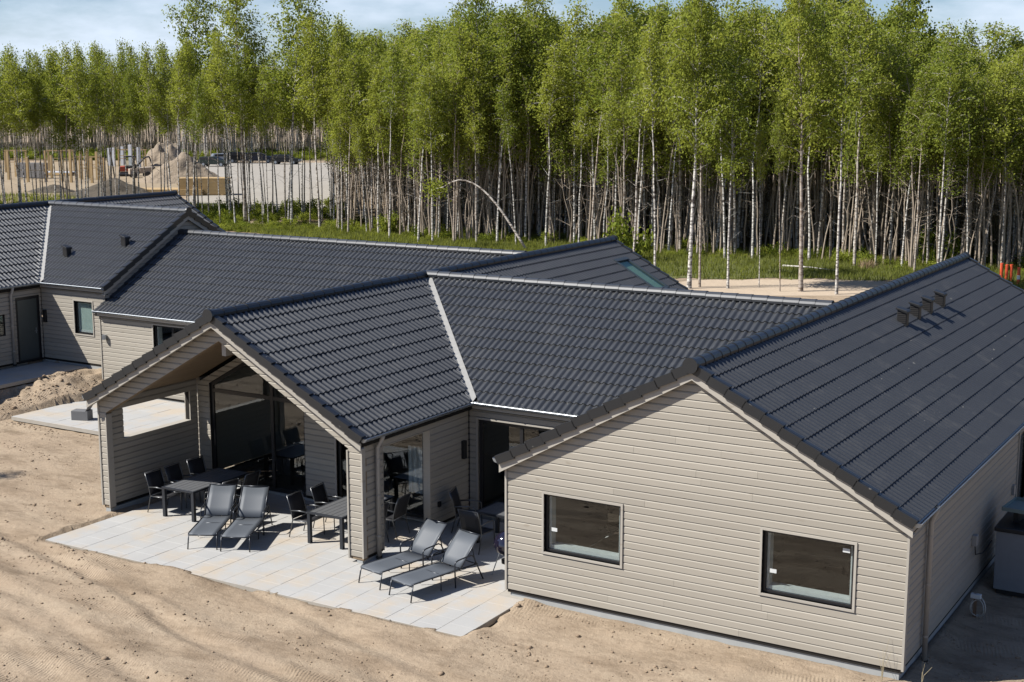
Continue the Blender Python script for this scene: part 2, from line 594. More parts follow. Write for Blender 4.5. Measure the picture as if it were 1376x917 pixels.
def tile_profile():
    per = [(0, .0), (.012, .006), (.035, .027), (.058, .039), (.078, .041), (.094, .035), (.117, .004), (.135, .0)]
    return per + [(u + .175, h) for u, h in per] + [(.350, 0.0)]
def tile_arrays():
    P = tile_profile(); n = len(P)
    vs = []; L = ROWL + 0.03
    for v, base in ((0.0, -0.005), (L, 0.026)):
        for u, h in P:
            vs.append((u, v, base + h))
    for u, h in P:
        vs.append((u, L, 0.026 + h))
    for u, h in P:
        vs.append((u, L - 0.006, -0.002 + h * 0.6))
    fs = []
    for i in range(n - 1):
        fs.append((i, i + n, i + 1 + n, i + 1)[::-1])
        fs.append((i + 2 * n, i + 3 * n, i + 1 + 3 * n, i + 1 + 2 * n)[::-1])
    return np.array(vs), np.array(fs)
TV, TF = tile_arrays()
def _fix_orient():
    global TF
    a, b, c, d = TF[0]
    nrm = np.cross(TV[b] - TV[a], TV[c] - TV[a])
    if nrm[2] < 0:
        TF = TF[:, ::-1]
_fix_orient()
tile_mesh = bpy.data.meshes.new('roof_tile')
tile_mesh.from_pydata([tuple(v) for v in TV], [], [tuple(f) for f in TF.tolist()])
tile_mesh.materials.append(TILE)
tile_mesh.polygons.foreach_set('use_smooth', [True] * len(tile_mesh.polygons))
# sharp lower edge
tile_mesh.update()

class Slope:
    # P0: ridge point (x, y, z); D: 'x+', 'x-', 'y+', 'y-' downhill; a0, a1: extent along the ridge axis
    def __init__(self, axis_val, zr, D, a0, a1, clips=(), holes=()):
        self.D = D
        d = {'x+': (1, 0), 'x-': (-1, 0), 'y+': (0, 1), 'y-': (0, -1)}[D]
        V = Vector((d[0] * COS, d[1] * COS, -SIN))
        U = Vector((0, 1, 0)) if d[0] else Vector((1, 0, 0))
        if U.cross(V).z < 0:
            U = -U
        N = U.cross(V)
        self.U, self.V, self.N = U, V, N
        if d[0]:
            start = a0 if U.y > 0 else a1
            O = Vector((axis_val, start, zr))
        else:
            start = a0 if U.x > 0 else a1
            O = Vector((start, axis_val, zr))
        self.O = O
        self.len = a1 - a0
        self.clips = clips      # list of (point, normal): keep side where (p - point).normal <= 0
        self.holes = holes
        self.M = Matrix(((U.x, V.x, N.x, O.x), (U.y, V.y, N.y, O.y), (U.z, V.z, N.z, O.z), (0, 0, 0, 1)))
    def tiles(self):
        nc = int(self.len / TW)
        off = (self.len - nc * TW) / 2
        for j in range(NROW):
            for i in range(-1 if off > 0.05 else 0, nc + (1 if off > 0.05 else 0)):
                yield off + i * TW, j * ROWL, (i < 0 or i >= nc)
    def classify(self, u, v):
        c = [self.M @ Vector((uu, vv, 0)) for uu in (u, u + TW) for vv in (v, v + ROWL + .03)]
        inside = True
        for p0, nr in self.clips:
            s = [(p - p0).dot(nr) for p in c]
            if min(s) > 0: return 'out'
            if max(s) > 0: inside = False
        m = self.M @ Vector((u + TW / 2, v + ROWL / 2, 0))
        for (x0, x1, y0, y1) in self.holes:
            if x0 < m.x < x1 and y0 < m.y < y1: return 'out'
        return 'in' if inside else 'cut'

def diag(px, py, nx, ny):
    return (Vector((px, py, 0)), Vector((nx, ny, 0)).normalized())

def build_tiles(parent_roof, slopes, individual, stuff_name='roof_tiles', stuff_parent=None, zmat=TILE):
    # individual(slope, u, v, world) -> bool
    Vs = []; Fs = []; n = 0
    cnt = 0
    cand = []
    for s in slopes:
        cuts = []
        for u, v, edge in s.tiles():
            k = s.classify(u, v)
            if k == 'out': continue
            w = s.M @ Vector((u + TW / 2, v + ROWL / 2, 0))
            jit = RNG.normal(0, 1, 3)
            Mt = s.M @ Matrix.Translation((u, v, 0.0015 * jit[0])) @ Euler((0.003 * jit[1], 0.004 * jit[2], 0)).to_matrix().to_4x4()
            if k == 'in' and not edge:
                cand.append((individual(s, w), len(cand), Mt))
            else:
                lo = [(s.O + s.U * 0), (s.O + s.U * s.len)]
                cuts.append((Mt, s))
        # cut tiles: bisect
        if cuts:
            bm = bmesh.new()
            for Mt, _ in cuts:
                vv = [bm.verts.new(Mt @ Vector(p)) for p in TV.tolist()]
                for f in TF.tolist():
                    bm.faces.new([vv[q] for q in f])
            planes = list(s.clips) + [(s.O + s.U * 0.0, -s.U), (s.O + s.U * s.len, s.U)]
            for p0, nr in planes:
                geom = bm.verts[:] + bm.edges[:] + bm.faces[:]
                bmesh.ops.bisect_plane(bm, geom=geom, plane_co=p0, plane_no=nr, clear_outer=True, dist=1e-5)
            bmesh.ops.triangulate(bm, faces=bm.faces[:])
            bm.verts.ensure_lookup_table(); bm.verts.index_update()
            Vc = np.array([v.co[:] for v in bm.verts]); 
            Fc = np.array([[v.index for v in f.verts] for f in bm.faces])
            bm.free()
            if len(Vc):
                Vs.append(Vc); Fs.append(Fc + n); n += len(Vc)
    cand.sort(key=lambda t: t[0])
    TT = np.concatenate([TF[:, [0, 1, 2]], TF[:, [0, 2, 3]]])
    for q, (score, _, Mt) in enumerate(cand):
        if q < 300 and score < 1e8:
            o = link('roof_tile', tile_mesh, parent_roof)
            o.matrix_local = Mt
        else:
            A = np.array(Mt)
            Vs.append(TV @ A[:3, :3].T + A[:3, 3]); Fs.append(TT + n); n += len(TV)
    if Vs:
        m = np_mesh(stuff_name, np.concatenate(Vs), np.concatenate(Fs), zmat, smooth=True)
        o = link(stuff_name, m, stuff_parent if stuff_parent is not None else parent_roof)
        tag(o, kind='stuff')

def deck(parent, name, x_or_y, along, a0, a1, zr, clips=None, drop=0.045, thick=0.16, mat=BACK, sides='both', hw=HW - 0.03):
    # a solid gable-shaped roof body made of two slabs; clips: function shaping the plan polygon of each side
    mb = MB()
    for sgn in (1, -1):
        poly = clips(sgn) if clips else [(a0, 0), (a1, 0), (a1, hw), (a0, hw)]
        top = []; bot = []
        for a, d in poly:
            z = zr - S * d - drop
            p = (x_or_y + sgn * d, a) if along == 'y' else (a, x_or_y + sgn * d)
            top.append((p[0], p[1], z)); bot.append((p[0], p[1], z - thick))
        n = len(poly)
        vs = top + bot
        fs = [tuple(range(n)), tuple(range(2 * n - 1, n - 1, -1))] + [(k, k + n, (k + 1) % n + n, (k + 1) % n) for k in range(n)]
        mb.add(vs, fs)
    return mb.build(name, mat, parent)

# ---- ridge tiles
def cap_mesh(mat):
    mb = MB(); n = 9
    L = 0.425
    for (x0, x1, r0, r1, dz) in ((0, L, 0.138, 0.130, 0),):
        vs = []
        for x, r in ((x0, r0), (x0 + 0.05, r0), (x0 + 0.052, r0 - 0.004), (x1, r1)):
            for k in range(n):
                a = math.radians(-18) + math.radians(216) * k / (n - 1)
                vs.append((x, r * math.cos(a), r * math.sin(a) * 0.92))
        fs = []
        for i in range(3):
            for k in range(n - 1):
                fs.append((i * n + k, (i + 1) * n + k, (i + 1) * n + k + 1, i * n + k + 1))
        fs.append(tuple(range(n)))
        mb.add(vs, fs)
    return mb.mesh('ridge_tile', mat, smooth=False, fix=True)
cap = cap_mesh(TILED)
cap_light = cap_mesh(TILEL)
def end_mesh():
    mb = MB()
    mb.tube([(-0.03, 0, 0), (0.03, 0, 0)], 0.15, 18)
    return mb.mesh('ridge_end_tile', TILED, fix=True)
capend = end_mesh()
def ridge(parent, p0, p1, ends=(True, False), light=False):
    p0, p1 = Vector(p0), Vector(p1)
    d = (p1 - p0); L = d.length; d.normalize()
    rz = math.atan2(d.y, d.x)
    n = max(1, int(round(L / 0.40)))
    for i in range(n):
        o = link('ridge_tile', cap_light if light else cap, parent)
        q = p0 + d * (L * i / n)
        o.location = (q.x, q.y, q.z + random.uniform(-.002, .003))
        o.rotation_euler = (0, math.radians(0.9), rz + random.uniform(-.003, .003))
    for e, p in zip(ends, (p0, p1)):
        if e:
            o = link('ridge_end_tile', capend, parent)
            o.location = p; o.rotation_euler = (0, 0, rz)

# ---- verge tiles (stepped flanged tiles down a gable edge)
def verge_mesh(side):
    s = side
    mb = MB()
    L = ROWL + 0.02
    def quadbox(u0, u1, nlo, nhi, tilt=0.04):
        vs = []
        for v in (0.0, L):
            t = tilt * v / L
            vs += [(u0, v, nlo + t), (u1, v, nlo + t), (u1, v, nhi + t), (u0, v, nhi + t)]
        mb.add(vs, [(0, 1, 2, 3), (7, 6, 5, 4), (0, 4, 5, 1), (1, 5, 6, 2), (2, 6, 7, 3), (3, 7, 4, 0)])
    quadbox(-s * 0.045, 0.0, -0.128, 0.052)
    quadbox(0.0, s * 0.10, 0.012, 0.056)
    return mb.mesh('verge_tile', TILED, fix=True)
VERGE = {1: verge_mesh(1), -1: verge_mesh(-1)}
def verge(parent, slope, at_start, rows=NROW, vmin=0.0):
    u = 0.0 if at_start else slope.len
    side = 1 if at_start else -1
    for j in range(rows):
        v = j * ROWL
        if v < vmin: continue
        o = link('verge_tile', VERGE[side], parent)
        o.matrix_local = slope.M @ Matrix.Translation((u, v, 0.004 + random.uniform(-.003, .003)))

def barge(parent, xc, y, out, zr, name='bargeboard', hw=HW - 0.02, mat=TRIM, axis='y'):
    # rake boards in the plane y (gable facing -y when out=-1)
    mb = MB()
    for sgn in (1, -1):
        for (dy0, dy1, top, h) in ((0.0, 0.028, -0.10, 0.17), (0.028, 0.16, -0.23, 0.02)):
            ya = y - out * dy0; yb = y - out * dy1
            pts = []
            for d, k in ((0.0, 0), (hw, 0), (hw, 1), (0.0, 1)):
                z = zr - S * d + top - (h if k else 0)
                pts.append((xc + sgn * d, ya, z) if axis == 'y' else (ya, xc + sgn * d, z))
            mb.prism(pts, (0, yb - ya, 0) if axis == 'y' else (yb - ya, 0, 0))
    return mb.build(name, mat, parent)

def gutter(parent, p0, p1, outw, ends=(True, True)):
    # half-round trough from p0 to p1, centre line given; outw = unit outward vector
    p0, p1 = Vector(p0), Vector(p1)
    d = (p1 - p0).normalized(); o = Vector(outw)
    r = 0.080; n = 9
    mb = MB()
    def ring(p, rr):
        return [p + o * (rr * math.cos(math.pi * k / (n - 1))) + Vector((0, 0, -rr * math.sin(math.pi * k / (n - 1)))) for k in range(n)]
    a, b, a2, b2 = ring(p0, r), ring(p1, r), ring(p0, r - .006), ring(p1, r - .006)
    vs = a + b + a2 + b2
    fs = []
    for k in range(n - 1):
        fs.append((k, k + 1, k + 1 + n, k + n))
        fs.append((k + 2 * n, k + 3 * n, k + 1 + 3 * n, k + 1 + 2 * n))
    for k in (0, n - 1):
        fs.append((k, k + n, k + 3 * n, k + 2 * n))
    mb.add(vs, fs)
    # rolled front bead
    mb.tube([p0 + o * r, p1 + o * r], 0.010, 6)
    for e, p, sg in ((ends[0], p0, -1), (ends[1], p1, 1)):
        if e:
            mb.prism(ring(p, r), d * (0.004 * sg))
    g = mb.build('gutter', ZINC, parent, fix=False)
    L = (p1 - p0).length
    k = MB()
    x = 0.3
    while x < L - 0.1:
        c = p0 + d * x
        ringo = [c + o * ((r + .004) * math.cos(math.pi * q / 6)) + Vector((0, 0, -(r + .004) * math.sin(math.pi * q / 6))) for q in range(7)]
        for q in range(6):
            k.obox(ringo[q] - d * .012, d * .024, ringo[q + 1] - ringo[q], (ringo[q] - c).normalized() * .004)
        x += 0.8
    kb = k.build('gutter_bracket', ZINC, g, fix=False)
    return g

def downpipe(parent, x, y, ztop, zbot, off=(0, 0)):
    mb = MB()
    mb.tube([(x + off[0], y + off[1], ztop), (x + off[0] * 0.8, y + off[1] * .8, ztop - 0.10), (x, y, ztop - 0.30), (x, y, zbot)], 0.05, 12)
    o = mb.build('downpipe', PIPE, parent, smooth=True)
    for z in (ztop - 0.6, (ztop + zbot) / 2, zbot + 0.5):
        MB().tube([(x, y, z), (x, y, z + 0.035)], 0.057, 12).build('pipe_bracket', PIPE, o)
    MB().tube([(x, y, zbot), (x, y, zbot + 0.06)], 0.07, 12).build('pipe_shoe', BLACKP, o)
    return o

# ================================================================== cladding
ROW = 0.1457
class Hole:
    def __init__(self, l, r, z0, z1, kinks=()):
        self.l = l if callable(l) else (lambda z, c=l: c)
        self.r = r if callable(r) else (lambda z, c=r: c)
        self.z0, self.z1, self.kinks = z0, z1, kinks

def pieces(L, R, a, b, holes):
    # list of ((la, ra), (lb, rb)) in the band a..b
    la, ra, lb, rb = L(a), R(a), L(b), R(b)
    segs = [(la, ra, lb, rb)]
    m = (a + b) / 2
    for h in holes:
        if not (h.z0 < m < h.z1): continue
        new = []
        e = 1e-6
        hla, hra, hlb, hrb = h.l(a + e), h.r(a + e), h.l(b - e), h.r(b - e)
        for (p, q, s, t) in segs:
            if (hra <= p and hrb <= s) or (hla >= q and hlb >= t):
                new.append((p, q, s, t)); continue
            if hla > p + .004 or hlb > s + .004:
                new.append((p, max(p, min(q, hla)), s, max(s, min(t, hlb))))
            if hra < q - .004 or hrb < t - .004:
                new.append((min(q, max(p, hra)), q, min(t, max(s, hrb)), t))
        segs = new
    return [s for s in segs if (s[1] - s[0]) + (s[3] - s[2]) > 0.012]

def clad(wall, O, U, N, L, R, z0, z1, holes=(), mat=None, thick=0.0235, kinks=(), name='cladding_board', rowh=ROW, joints=False):
    mat = mat or SID
    O, U, N = Vector(O), Vector(U), Vector(N)
    L = L if callable(L) else (lambda z, c=L: c)
    R = R if callable(R) else (lambda z, c=R: c)
    k = 0
    while z0 + k * rowh < z1 - 0.01:
        za = z0 + k * rowh; zb = min(za + rowh - 0.009, z1)
        k += 1
        br = sorted({za, zb} | {z for h in holes for z in (h.z0, h.z1, *h.kinks) if za + .003 < z < zb - .003} | {z for z in kinks if za + .003 < z < zb - .003})
        bands = [(a, b, pieces(L, R, a, b, holes)) for a, b in zip(br[:-1], br[1:])]
        bands = [x for x in bands if x[2]]
        if not bands: continue
        nsplit = min(len(x[2]) for x in bands)
        groups = {}
        for a, b, ps in bands:
            for i, p in enumerate(ps):
                g = i if nsplit > 1 and len(ps) > 1 else 0
                groups.setdefault(g, []).append((a, b, p))
        for g, lst in groups.items():
            mb = MB()
            jt = random.uniform(-0.0015, 0.0015)
            if joints and len(lst) == 1 and lst[0][2][1] - lst[0][2][0] > 3.6:
                a, b, (la, ra, lb, rb) = lst[0]
                c = la + (ra - la) * random.uniform(.28, .72)
                if lb < c < rb:
                    lst = [(a, b, (la, c - .0015, lb, c - .0015)), (a, b, (c + .0015, ra, c + .0015, rb))]
            for a, b, (la, ra, lb, rb) in lst:
                if mb.v and joints and len(lst) == 2 and lst[0][0] == lst[1][0]:
                    mb.build(name, mat, wall); mb = MB(); jt = random.uniform(-0.0015, 0.0015)
                top = abs(b - zb) < 1e-6
                ch = 0.026
                def P(s, z, n): 
                    return O + U * s + Vector((0, 0, z)) + N * (n + jt)
                if top and b - a > ch * 1.3:
                    t = (b - ch - a) / (b - a)
                    lc = la + (lb - la) * t; rc = ra + (rb - ra) * t
                    f = [P(la, a, 0), P(ra, a, 0), P(rc, b - ch, 0), P(rb, b, -0.019), P(lb, b, -0.019), P(lc, b - ch, 0)]
                    bk = [P(la, a, -thick), P(ra, a, -thick), P(rb, b, -thick), P(lb, b, -thick)]
                    mb.add(f + bk, [(0, 1, 2, 5), (5, 2, 3, 4), (6, 7, 1, 0), (4, 3, 8, 9), (1, 7, 8, 3, 2), (0, 5, 4, 9, 6), (7, 6, 9, 8)])
                else:
                    f = [P(la, a, 0), P(ra, a, 0), P(rb, b, 0), P(lb, b, 0)]
                    bk = [P(la, a, -thick), P(ra, a, -thick), P(rb, b, -thick), P(lb, b, -thick)]
                    mb.add(f + bk, [(0, 1, 2, 3), (4, 5, 1, 0), (3, 2, 6, 7), (1, 5, 6, 2), (0, 3, 7, 4), (5, 4, 7, 6)])
            mb.build(name, mat, wall)

def wall(parent, O, U, N, L, R, z0, z1, holes=(), thick=0.14, mat=None, kinks=(), name='wall', inset=0.024):
    # solid wall body behind the cladding
    O, U, N = Vector(O), Vector(U), Vector(N)
    z0 = z0 - 0.055
    Lf = L if callable(L) else (lambda z, c=L: c)
    Rf = R if callable(R) else (lambda z, c=R: c)
    br = sorted({z0, z1} | {min(max(z, z0), z1) for h in holes for z in (h.z0, h.z1, *h.kinks)} | {z for z in kinks if z0 < z < z1})
    mb = MB()
    for a, b in zip(br[:-1], br[1:]):
        if b - a < 1e-4: continue
        for (la, ra, lb, rb) in pieces(Lf, Rf, a, b, holes):
            P = lambda s, z, n: O + U * s + Vector((0, 0, z)) + N * n
            f = [P(la, a, -inset), P(ra, a, -inset), P(rb, b, -inset), P(lb, b, -inset)]
            mb.prism(f, N * (-thick))
    return mb.build(name, mat or BACK, parent)

def window(parent, O, U, N, s0, s1, z0, z1, name='window', mull=(), inner=True, stickers=False, blind=False, reveal=True, casing=True, fw=0.055):
    O, U, N = Vector(O), Vector(U), Vector(N)
    P = lambda s, z, n: O + U * s + Vector((0, 0, z)) + N * n
    def bx(mb, a, b, c, d, n0, n1):
        mb.obox(P(a, c, n0), U * (b - a), Vector((0, 0, d - c)), N * (n1 - n0))
    fr = MB()
    n0, n1 = -0.125, -0.065
    bx(fr, s0, s1, z0, z0 + fw, n0, n1); bx(fr, s0, s1, z1 - fw, z1, n0, n1)
    bx(fr, s0, s0 + fw, z0 + fw, z1 - fw, n0, n1); bx(fr, s1 - fw, s1, z0 + fw, z1 - fw, n0, n1)
    for m in mull:
        bx(fr, m - 0.045, m + 0.045, z0 + fw, z1 - fw, n0, n1 + 0.004)
    w = fr.build(name, BLACKF, parent)
    edges = [s0 + fw] + [v for m in mull for v in (m - .045, m + .045)] + [s1 - fw]
    for a, b in zip(edges[::2], edges[1::2]):
        g = MB(); bx(g, a, b, z0 + fw, z1 - fw, -0.098, -0.092); g.build('pane', GLASS, w)
    if casing:
        for (a, b, c, d) in ((s0 - .045, s1 + .045, z1, z1 + .045), (s0 - .045, s1 + .045, z0 - .045, z0), (s0 - .045, s0, z0, z1), (s1, s1 + .045, z0, z1)):
            k = MB(); bx(k, a, b, c, d, -0.13, 0.022); k.build('casing_board', TRIM, w)
    if inner:
        i = MB()
        bx(i, s0 + .02, s1 - .02, z0 - .02, z0 + .125, -0.34, -0.128)
        i.build('inner_sill', WHITEF, w)
        j = MB(); bx(j, s0 + .02, s0 + .10, z0 + .126, z1, -0.30, -0.128); bx(j, s1 - .10, s1 - .02, z0 + .126, z1, -0.30, -0.128)
        j.build('inner_lining', WHITEF, w)
    if stickers:
        for (a, c) in stickers:
            k = MB(); bx(k, a, a + 0.13, c, c + 0.075, -0.0905, -0.0890); k.build('window_sticker', WHITEF, w)
    if blind:
        k = MB(); bx(k, s0 + .03, s1 - .03, z0 + .05, z1 - .03, -0.15, -0.14); k.build('roller_blind', BLIND, w)
    return w
BLIND = simple('pale_green_blind', (0.50, 0.60, 0.56), 0.8)
# ================================================================== the near holiday home
XC, XA, YB, YD = -7.642, 4.015, 8.31, 13.90
home = empty('holiday_home', (0, 0, 0), 0,
             'large beige wooden house with black tiled roofs and covered terrace in front', 'house')
V0 = Vector
zt = lambda d: 4.80 - S * d

# ---- wing with the big front gable (right)
A_W = 8.03
Lg = lambda z: max(0.0, XA - (4.80 - z) / S)
Rg = lambda z: min(A_W, XA + (4.80 - z) / S)
kk = (zt(XA),)
wA = [(0.855, 2.555, 0.93, 2.125), (5.42, 7.12, 0.93, 2.125)]
hA = [Hole(a, b, c, d) for a, b, c, d in wA]
gw = wall(home, (0, 0, 0), (1, 0, 0), (0, -1, 0), Lg, Rg, -0.02, 4.79, hA, kinks=kk, name='gable_wall')
clad(gw, (0, 0, 0), (1, 0, 0), (0, -1, 0), Lg, Rg, 0.0, 4.79, hA, kinks=kk, joints=True)
for (a, b, c, d) in wA:
    window(home, (0, 0, 0), (1, 0, 0), (0, -1, 0), a, b, c, d, stickers=((a + .12, c + .42),) if a < 3 else ((a + .12, c + .38), (b - .24, d - .2)))
MB().box(-0.045, -0.002, -0.022, 0.10, -0.02, 2.60).build('corner_board', TRIM, gw)
MB().box(A_W + 0.002, A_W + 0.045, -0.022, 0.10, -0.02, 2.60).build('corner_board', TRIM, gw)
# side wall right
hR = [Hole(9.2, 10.25, 0.0, 2.28)]
sw = wall(home, (A_W, 0, 0), (0, 1, 0), (1, 0, 0), 0.10, 20.26, -0.02, 2.64, hR, name='side_wall')
clad(sw, (A_W, 0, 0), (0, 1, 0), (1, 0, 0), 0.10, 20.26, 0.0, 2.62, hR)
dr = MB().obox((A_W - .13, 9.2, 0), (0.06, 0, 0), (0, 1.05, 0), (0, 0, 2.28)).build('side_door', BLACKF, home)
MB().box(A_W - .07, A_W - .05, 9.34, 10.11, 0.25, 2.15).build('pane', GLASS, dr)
MB().tube([(A_W - .04, 9.27, 1.0), (A_W + .0, 9.27, 1.0), (A_W + .0, 9.27, 1.14), (A_W - .04, 9.27, 1.14)], 0.012, 6).build('handle', ZINC, dr)
for (y0, y1) in ((9.14, 9.2), (10.25, 10.31)):
    MB().box(A_W - .1, A_W + .03, y0, y1, -.02, 2.34).build('door_casing', TRIM, dr)
# hidden sides of this wing
MB().box(0.0, 0.14, 0.16, 4.16, -0.02, 2.62).build('side_wall', SID, home)
MB().box(0.0, 0.14, 12.4, 20.1, -0.02, 2.62).build('side_wall', SID, home)
gb = MB(); gb.prism([(0, 20.12, 0), (A_W, 20.12, 0), (A_W, 20.12, 2.55), (XA, 20.12, 4.8), (0, 20.12, 2.55)], (0, .14, 0)); gb.build('gable_wall', SID, home)

# foundation blocks
fd = MB()
fd.box(0.05, A_W - .05, 0.05, 20.2, -0.75, -0.081)
fd.box(-3.72, 0.02, 4.33, 12.2, -0.75, -0.083)
fd.box(-11.56, -3.73, 3.25, 19.4, -0.75, -0.085)
fd.box(-22.1, -11.57, 9.92, 17.8, -0.75, -0.087)
fd.box(-11.57, -11.42, 0.06, 3.24, -0.75, -0.089)
fd.box(-3.86, -3.71, 0.06, 0.78, -0.75, -0.091)
fd.box(-3.86, -3.71, 2.68, 4.3, -0.75, -0.093)
fd.box(-11.41, -11.4, 0.05, 0.2, -0.75, -0.095)
fd.build('foundation', CONC, home)
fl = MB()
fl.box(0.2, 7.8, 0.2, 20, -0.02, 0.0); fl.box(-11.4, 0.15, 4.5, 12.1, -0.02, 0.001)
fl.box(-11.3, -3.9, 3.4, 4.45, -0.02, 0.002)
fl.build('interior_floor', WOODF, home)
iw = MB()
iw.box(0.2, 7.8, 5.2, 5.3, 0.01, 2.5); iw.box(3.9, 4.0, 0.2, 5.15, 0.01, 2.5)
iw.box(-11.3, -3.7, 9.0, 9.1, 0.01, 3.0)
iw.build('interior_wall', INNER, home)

# ---- middle wing (door wall facing the terrace corner)
hB = [Hole(-3.42, -0.95, -0.05, 2.27)]
mw = wall(home, (0, 4.3, 0), (1, 0, 0), (0, -1, 0), -3.66, 0.0, -0.02, 2.64, hB, name='front_wall')
clad(mw, (0, 4.3, 0), (1, 0, 0), (0, -1, 0), -3.66, 0.0, 0.0, 2.62, hB)
bw = window(home, (0, 4.3, 0), (1, 0, 0), (0, -1, 0), -3.42, -0.95, -0.05, 2.27, name='terrace_door', mull=(-2.25,), inner=False, fw=0.09)
MB().tube([(-2.32, 4.37, 1.0), (-2.32, 4.33, 1.0), (-2.44, 4.33, 1.0)], 0.012, 6).build('handle', ZINC, bw)
MB().box(-3.6, 0.0, 12.2, 12.34, -0.02, 2.62).build('rear_wall', SID, home)

# ---- terrace wing
X1, X2, YC = -11.60, -3.68, 0.03
LC = lambda z: max(X1, XC - (4.80 - z) / S)
RC = lambda z: min(X2, XC + (4.80 - z) / S)
ol = lambda z: max(-11.39, XC - (4.42 - z) / S)
orr = lambda z: min(-4.02, XC + (4.42 - z) / S)
zl = 4.42 - S * (XC + 11.39); zr_ = 4.42 - S * (-4.02 - XC)
hC = [Hole(ol, orr, -0.3, 4.42, kinks=(zl, zr_))]
kC = (zt(XC - X1),)
tw = wall(home, (0, YC, 0), (1, 0, 0), (0, -1, 0), LC, RC, -0.02, 4.79, hC, thick=0.17, mat=CEIL, kinks=kC, name='terrace_gable')
clad(tw, (0, YC, 0), (1, 0, 0), (0, -1, 0), LC, RC, 0.0, 4.79, hC, kinks=kC)
MB().box(X1 - .045, X1 - .002, YC - .022, YC + .12, -0.02, 2.60).build('corner_board', TRIM, tw)
MB().box(X2 + .002, X2 + .04, YC - .022, YC + .10, -0.02, 2.60).build('corner_board', TRIM, tw)
MB().box(-4.06, -4.021, YC - .024, YC + .17, -0.06, 2.36).build('opening_trim', TRIM, tw)
MB().box(-11.389, -11.36, YC - .024, YC + .17, -0.06, 2.28).build('opening_trim', TRIM, tw)
rb = MB().box(XC - .06, XC + .06, YC + 0.16, 3.2, 4.05, 4.36).build('ridge_beam', TRIM, home)
# left side wall with its long opening
hL = [Hole(0.62, 2.92, 1.57, 2.33)]
lw = wall(home, (-11.42, 0, 0), (0, 1, 0), (1, 0, 0), 0.2, 3.2, -0.02, 2.64, hL, thick=0.13, name='terrace_side_wall')
clad(lw, (-11.42, 0, 0), (0, 1, 0), (1, 0, 0), 0.22, 3.2, 0.0, 2.62, hL)
clad(lw, (X1, 0, 0), (0, 1, 0), (-1, 0, 0), 0.12, 3.2, 0.0, 2.62, hL)
MB().box(-11.62, -11.395, 0.60, 2.94, 1.548, 1.572).build('opening_ledge', TRIM, lw)
MB().box(-11.60, -11.41, 2.921, 2.95, 1.573, 2.33).build('opening_jamb', TRIM, lw)
# right side wall with the open bay and the pillar
hP = [Hole(0.80, 2.65, -0.3, 2.30)]
rw = wall(home, (X2, 0, 0), (0, 1, 0), (1, 0, 0), 0.2, 4.28, -0.02, 2.64, hP, thick=0.13, name='terrace_side_wall')
clad(rw, (X2, 0, 0), (0, 1, 0), (1, 0, 0), 0.13, 4.28, 0.0, 2.62, hP)
clad(rw, (-3.86, 0, 0), (0, 1, 0), (-1, 0, 0), 0.21, 3.2, 0.0, 2.62, hP)
MB().box(X2 - .17, X2 + .006, 0.801, 0.825, -0.05, 2.30).build('opening_trim', SID, rw)
MB().box(X2 - .17, X2 + .006, 2.625, 2.649, -0.05, 2.30).build('opening_trim', SID, rw)
# back wall of the terrace with its tall glazing
G0, G1 = -11.0, -7.84
gl_ = lambda z: max(G0, XC - (4.42 - z) / S)
zk = 4.42 - S * (XC - G0)
hG = [Hole(gl_, G1, -0.1, 4.30, kinks=(zk,)), Hole(-6.85, -4.25, -0.1, 2.27)]
Lb = lambda z: max(-11.40, XC - (4.62 - z) / S)
Rb = lambda z: min(-3.87, XC + (4.62 - z) / S)
kb = (4.62 - S * (XC + 11.40), 4.62 - S * (-3.87 - XC))
bk = wall(home, (0, 3.2, 0), (1, 0, 0), (0, -1, 0), Lb, Rb, -0.02, 4.60, hG, kinks=kb, name='terrace_back_wall')
clad(bk, (0, 3.2, 0), (1, 0, 0), (0, -1, 0), Lb, Rb, 0.0, 4.60, hG, kinks=kb)
yg0, yg1 = 3.27, 3.33
gz_ = lambda x: 4.42 - S * abs(x - XC)
fr = MB()
fr.box(G0, G1, yg0, yg1, -0.08, 0.02)
fr.box(G0, G0 + .09, yg0, yg1, 0.021, zk)
fr.box(G1 - .08, G1, yg0, yg1, 0.021, 4.2)
fr.box(-8.99, -8.90, yg0 - .004, yg1, 0.021, 3.66)
fr.box(G0 + .091, -8.991, yg0 + .003, yg1, 2.30, 2.40); fr.box(-8.899, G1 - .081, yg0 + .003, yg1, 2.30, 2.40)
fr.prism([(G0, yg0 + .002, gz_(G0)), (G1, yg0 + .002, gz_(G1)), (G1, yg0 + .002, gz_(G1) - .10), (G0, yg0 + .002, gz_(G0) - .10)], (0, .055, 0))
gf = fr.build('terrace_glazing', BLACKF, home)
for (a, b) in ((G0 + .09, -8.99), (-8.90, G1 - .08)):
    MB().box(a, b, 3.295, 3.301, 0.02, 2.30).build('pane', GLASS, gf)
    MB().prism([(a, 3.295, 2.40), (b, 3.295, 2.40), (b, 3.295, gz_(b) - .1), (a, 3.295, gz_(a) - .1)], (0, .006, 0)).build('pane', GLASS, gf)
tg = window(home, (0, 3.2, 0), (1, 0, 0), (0, -1, 0), -6.85, -4.25, -0.08, 2.27, name='terrace_sliding_door', mull=(-5.6,), inner=False, fw=0.08)
